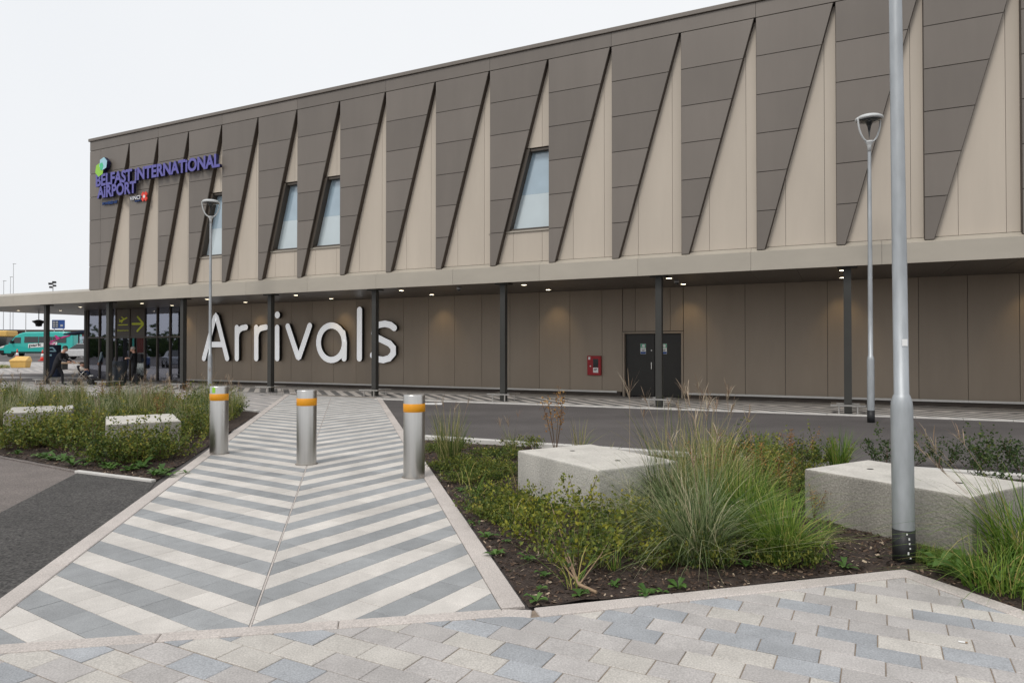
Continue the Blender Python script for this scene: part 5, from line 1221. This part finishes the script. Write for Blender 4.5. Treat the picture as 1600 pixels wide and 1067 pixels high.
for px, py in RBP:
    px += random.uniform(-14,14); py += random.uniform(-10,10); p = G(px, py); c, l = PC(p)
    if cnt >= 58 or l < OUTR+.15 or not inpoly(p[0], p[1]-.22, RBED): continue
    inside = False
    for bx, by in ((.853,7.11),(3.494,5.974)):
        dx, dy = p[0]-bx, p[1]-by; a = R(59); ux = dx*math.cos(a)-dy*math.sin(a); uy = dx*math.sin(a)+dy*math.cos(a)
        inside = inside or (abs(ux) < .8 and abs(uy) < .6)
    if inside: continue
    cnt += 1
    if cnt % 3: plant('grass_sprig', p, sprig[cnt%4], 'thin straggling grass sprig growing through the mulch of the right bed', 'grass sprig', 'straggling grass sprigs in the right bed', random.uniform(0,6), random.uniform(.6,1.3))
    else: plant('straggly_shrub', p, sp(SG[cnt%3]), 'small straggling leafy sprig low on the mulch of the right bed', 'shrub', 'straggling leafy sprigs in the right bed', random.uniform(0,6), random.uniform(.35,.7), random.uniform(.6,1.6))
# weeds
def weed(seed, n=9, L=.09):
    rg = np.random.default_rng(seed); V = []; Fc = []; rn = []
    for i in range(n):
        a = 2*math.pi*i/n+rg.normal(0,.3); l = L*rg.uniform(.6,1.2); w_ = l*.24; up = rg.uniform(.25,.7)*l; d = np.array([math.cos(a),math.sin(a),0]); s_ = np.array([-d[1],d[0],0])
        p = [d*.005, d*l*.35+s_*w_*.7+[0,0,up*.7], d*l*.35-s_*w_*.7+[0,0,up*.7], d*l*.75+s_*w_+[0,0,up], d*l*.75-s_*w_+[0,0,up], d*l*1.1+[0,0,up*.75], d*l*.35+[0,0,up*.62], d*l*.75+[0,0,up*.9]]
        k = len(V); V += [tuple(map(float,q)) for q in p]; Fc += [(k,k+6,k+1),(k,k+2,k+6),(k+1,k+6,k+7,k+3),(k+6,k+2,k+4,k+7),(k+3,k+7,k+5),(k+7,k+4,k+5)]; c = rg.uniform(0,1); rn += [c]*6
    me = mkmesh('leaves', V, Fc, M['weed'], True); set_rnd(me, rn, 0); return me
WD_ = [weed(70+i, 7+i, .085) for i in range(4)]; WB = weed(80, 8, .22)
WG = 'small weeds in the mulch'
for k, (px, py) in enumerate(((843,925),(838,945),(850,905),(1010,934),(1035,930),(1060,925),(1320,892),(720,770),(735,800),(760,845),(775,872),(745,825),(790,850),(700,745),(825,880),(1255,850),(1300,860),(1165,890),(960,920),(905,935))):
    plant('weed', G(px,py), [('leaves',WD_[k%4])], 'small green weed rosette in the mulch of the right bed', 'weed', WG, k, random.uniform(.6,1.15))
for k in range(26):
    t = random.random(); a, b = (LK[3], LK[2]) if k < 14 else (LK[2], LK[1]); p = (a[0]+(b[0]-a[0])*t+random.uniform(-.05,.25), a[1]+(b[1]-a[1])*t+random.uniform(.18,.45))
    plant('weed', p, [('leaves',WD_[k%4])], 'bright green weed along the front kerb of the left bed', 'weed', 'weeds along the left kerb', k, random.uniform(1.0,1.9))
plant('dock_leaves', G(1500,905), [('leaves',WB)], 'broad-leaved weed spilling onto the paving corner by the lamp post', 'weed', None, .4, 1.0)
plant('dock_leaves', G(1545,915), [('leaves',WB)], 'second broad-leaved weed at the paving edge, under the arching grass', 'weed', None, 1.4, .9)
plant('dock_leaves', G(1470,890), [('leaves',weed(84,9,.15))], 'leafy weed just right of the lamp post base', 'weed', None, 1.0, .9)
plant('dock_leaves', G(1265,858), [('leaves',weed(83,4,.16))], 'single large round-leaved weed near the block corner', 'weed', None, .2, .8)
tg = blades('blades', 120, .10, .09, .10, .004, M['grass_bright'], .4, None, 90, 3)
for k, (px, py) in enumerate(((1440,884),(1462,888),(1485,893),(1425,880),(1520,905),(1545,912),(1500,885),(1470,876),(1535,893),(1575,925),(1590,915),(1450,872))):
    plant('grass_tuft', G(px,py), [('blades',tg),('leaves',WD_[k%4])], 'short grass tuft creeping over the kerb by the lamp post base', 'grass tuft', 'short tufts at the paving corner', k, random.uniform(.8,1.3))
# --- left bed: dense shrubs in front, grasses behind
blocks = [(-5.90,10.9),(-8.75,12.7)]
placed = []
gl1 = blades('blades', 190, .95, .14, .28, .010, M['grass'], .35, None, 101, 4, .5, .3); gl2 = plumes('seed_plumes', 5, 1.05, .22, 102, M['plume'])
gl3 = blades('blades', 190, .85, .14, .30, .011, M['grass_silver'], .4, None, 103, 4, .5, .25)
tries = 0
def lk_dist(p):
    best = 9
    for a, b in zip(LK[:-1], LK[1:]):
        ux, uy = b[0]-a[0], b[1]-a[1]; L = math.hypot(ux,uy); t = ((p[0]-a[0])*ux+(p[1]-a[1])*uy)/L/L; t = min(1,max(0,t)); best = min(best, math.hypot(p[0]-a[0]-ux*t, p[1]-a[1]-uy*t))
    return best
while tries < 6000 and len(placed) < 290:
    tries += 1
    p = (random.uniform(-17,-4), random.uniform(8,20.3))
    if not inpoly(p[0],p[1],LBED) or lk_dist(p) < .62: continue
    c, l = PC(p)
    if l > -OUTR-.42: continue
    if p[0]/p[1] < -.92: continue
    near = False
    for bx, by in blocks:
        dx, dy = p[0]-bx, p[1]-by; a = R(59); ux = dx*math.cos(a)-dy*math.sin(a); uy = dx*math.sin(a)+dy*math.cos(a)
        if abs(ux) < .71+.34 and abs(uy) < .5+.34: near = True
    if near or any(math.hypot(p[0]-q[0],p[1]-q[1]) < .42 for q in placed): continue
    placed.append(p)
for k, p in enumerate(placed):
    if p[1] > 12.0 and random.random() < (.5 if p[1] > 13.2 else .25):
        if k % 2: plant('grass_clump', p, [('blades',gl1),('seed_plumes',gl2)], 'tall green grass clump with pale stalks at the back of the left bed', 'grass clump', 'tall grasses at the back of the left bed', random.uniform(0,6), random.uniform(.6,1.0))
        else: plant('grass_clump', p, [('blades',gl3)], 'tall silvery grass clump at the back of the left bed', 'grass clump', 'silvery grasses at the back of the left bed', random.uniform(0,6), random.uniform(.6,1.0))
    elif p[1] > 12 and random.random() < .08:
        plant('dock_plant', p, dk2, 'rusty seed-head stalks among the left bed grasses', 'dock plant', 'rusty seed heads in the left bed', random.uniform(0,6), 1.0)
    else:
        v = SY[k%3] if random.random() < .3 else SH[k%4]
        c, l = PC(p)
        if lk_dist(p) < 1.15: zn = ('olive shrub in the front row along the asphalt kerb of the left bed', 'front row of the left bed')
        elif l > -OUTR-1.1: zn = ('olive shrub at the path side of the left bed, near the first bollard', 'path side of the left bed')
        elif math.hypot(p[0]+5.9, p[1]-10.9) < 1.5: zn = ('olive shrub crowding round the white-topped concrete block', 'shrubs round the white-topped block')
        elif math.hypot(p[0]+8.75, p[1]-12.7) < 1.5: zn = ('olive shrub crowding round the grey block at far left', 'shrubs round the grey block')
        elif p[1] > 13.2: zn = ('olive shrub low among the tall grasses at the back of the left bed', 'shrubs among the left-bed grasses')
        else: zn = ('olive green shrub in the dense middle of the left bed', 'dense shrubs in the middle of the left bed')
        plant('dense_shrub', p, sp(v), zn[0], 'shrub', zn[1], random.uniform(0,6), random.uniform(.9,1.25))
# verge of grass at far left
vb = MB(); vg = blades('verge_grass', 2600, .3, 1.0, .12, .02, M['grass'], .3, None, 120, 3)
co = np.zeros(len(vg.vertices)*3); vg.vertices.foreach_get('co', co); co = co.reshape(-1,3); co[:,0] *= 4.5; co[:,1] *= 1.2; vg.vertices.foreach_set('co', co.ravel()); vg.update()
tag(ob('verge_grass', vg, None, (-36.2,43.5,.36), (0,0,R(-8))), 'strip of rough green grass at the far left picture edge', 'grass', kind='stuff')

# --- bark chips over the mulch
def chips(name, poly, n, box, seed, label):
    rg = np.random.default_rng(seed); V = []; Fc = []; rn = []; c = 0
    while c < n:
        x, y = rg.uniform(box[0],box[1]), rg.uniform(box[2],box[3])
        if y > 9 and rg.uniform() < .5: continue
        if not inpoly(x,y,poly): continue
        c += 1; L = rg.uniform(.008,.036)*(1 if rg.uniform() > .03 else 1.8); w_ = L*rg.uniform(.25,.6); a = rg.uniform(0,math.pi); z = soilz(x, y, 1 if seed == 201 else 5)+rg.uniform(-.002,.012)
        d = np.array([math.cos(a),math.sin(a),rg.normal(0,.35)]); s_ = np.array([-math.sin(a),math.cos(a),rg.normal(0,.35)]); o_ = np.array([x,y,z]); k = len(V)
        V += [o_-d*L*.5-s_*w_*.5, o_+d*L*.5-s_*w_*.4, o_+d*L*.45+s_*w_*.5, o_-d*L*.5+s_*w_*.4]; Fc.append((k,k+1,k+2,k+3)); rn.append(float(rg.uniform(0,.72) if rg.uniform() > .09 else rg.uniform(.8,1.2)))
    me = mkmesh(name, V, Fc, M['chip']); set_rnd(me, rn, 0); return tag(ob(name, me), label, 'bark mulch', kind='stuff')
chips('bark_chips', RBED, 34000, (-2.2,5,3.9,11.5), 200, 'dark bark mulch chips covering the right planting bed')
chips('bark_chips', LBED, 9000, (-9,-3.6,7.8,13), 201, 'dark bark mulch chips along the front of the left bed')
# stick and twigs, cigarette end
p = G(905,925); e = empty('broken_branch', (p[0],p[1],.05), 0); tag(e, 'broken pale branch lying in the mulch near the paving', 'branch')
a = G(880,885); b = G(932,935); mb = MB(); mb.tube([(a[0]-p[0],a[1]-p[1],.06),(0,0,.0),(b[0]-p[0],b[1]-p[1],-.01)], [.008,.012,.010], 6); mb.build('branch', M['wood'], e)
for t in ((858,830,.25),(955,878,.2),(845,862,.12)):
    q = G(t[0],t[1]); mb = MB(); mb.tube([(0,0,0),((q[0]-p[0])*.6,(q[1]-p[1])*.45,t[2]*.55),((q[0]-p[0]),(q[1]-p[1])*.8,t[2])], [.006,.004,.002], 5); mb.build('twig', M['wood'], e)
p = G(1505,1010); e = empty('cigarette_end', (p[0],p[1],.021), R(-20)); tag(e, 'small white cigarette end lying on the slabs at right', 'litter')
mb = MB(); mb.cyl((-.022,0,.004),(.008,0,.004),.004,n=8); mb.build('paper', M['white'], e); mb = MB(); mb.cyl((.0082,0,.004),(.02,0,.004),.004,n=8); mb.build('filter', M['wood'], e)

# ================================================================== CAR PARK AND TREE BELT BEHIND THE VIEWER (mirrored in the entrance glass)
tb = leafy('tree_belt', 'stems', 700, 5.2, 60, .7, M['shrub_dark'], 300, 26, .05)
co = np.zeros(len(tb[0].vertices)*3); tb[0].vertices.foreach_get('co', co); co = co.reshape(-1,3); co[:,1] *= .08; co[:,0] *= 1.6; tb[0].vertices.foreach_set('co', co.ravel()); tb[0].update()
tag(ob('tree_belt', tb[0], None, (-118,12,0), (0,0,R(92))), 'dark belt of trees beyond the car park, mirrored in the entrance glass', 'trees', kind='stuff')
for k, (x, y) in enumerate(((-44,11),(-44.2,14),(-44.3,17),(-44.5,20),(-44.6,23),(-44.8,26),(-45,29))):
    car(x, y, R(4), 'parked car in the row facing the entrance, mirrored in its glass', CP[k % 4])
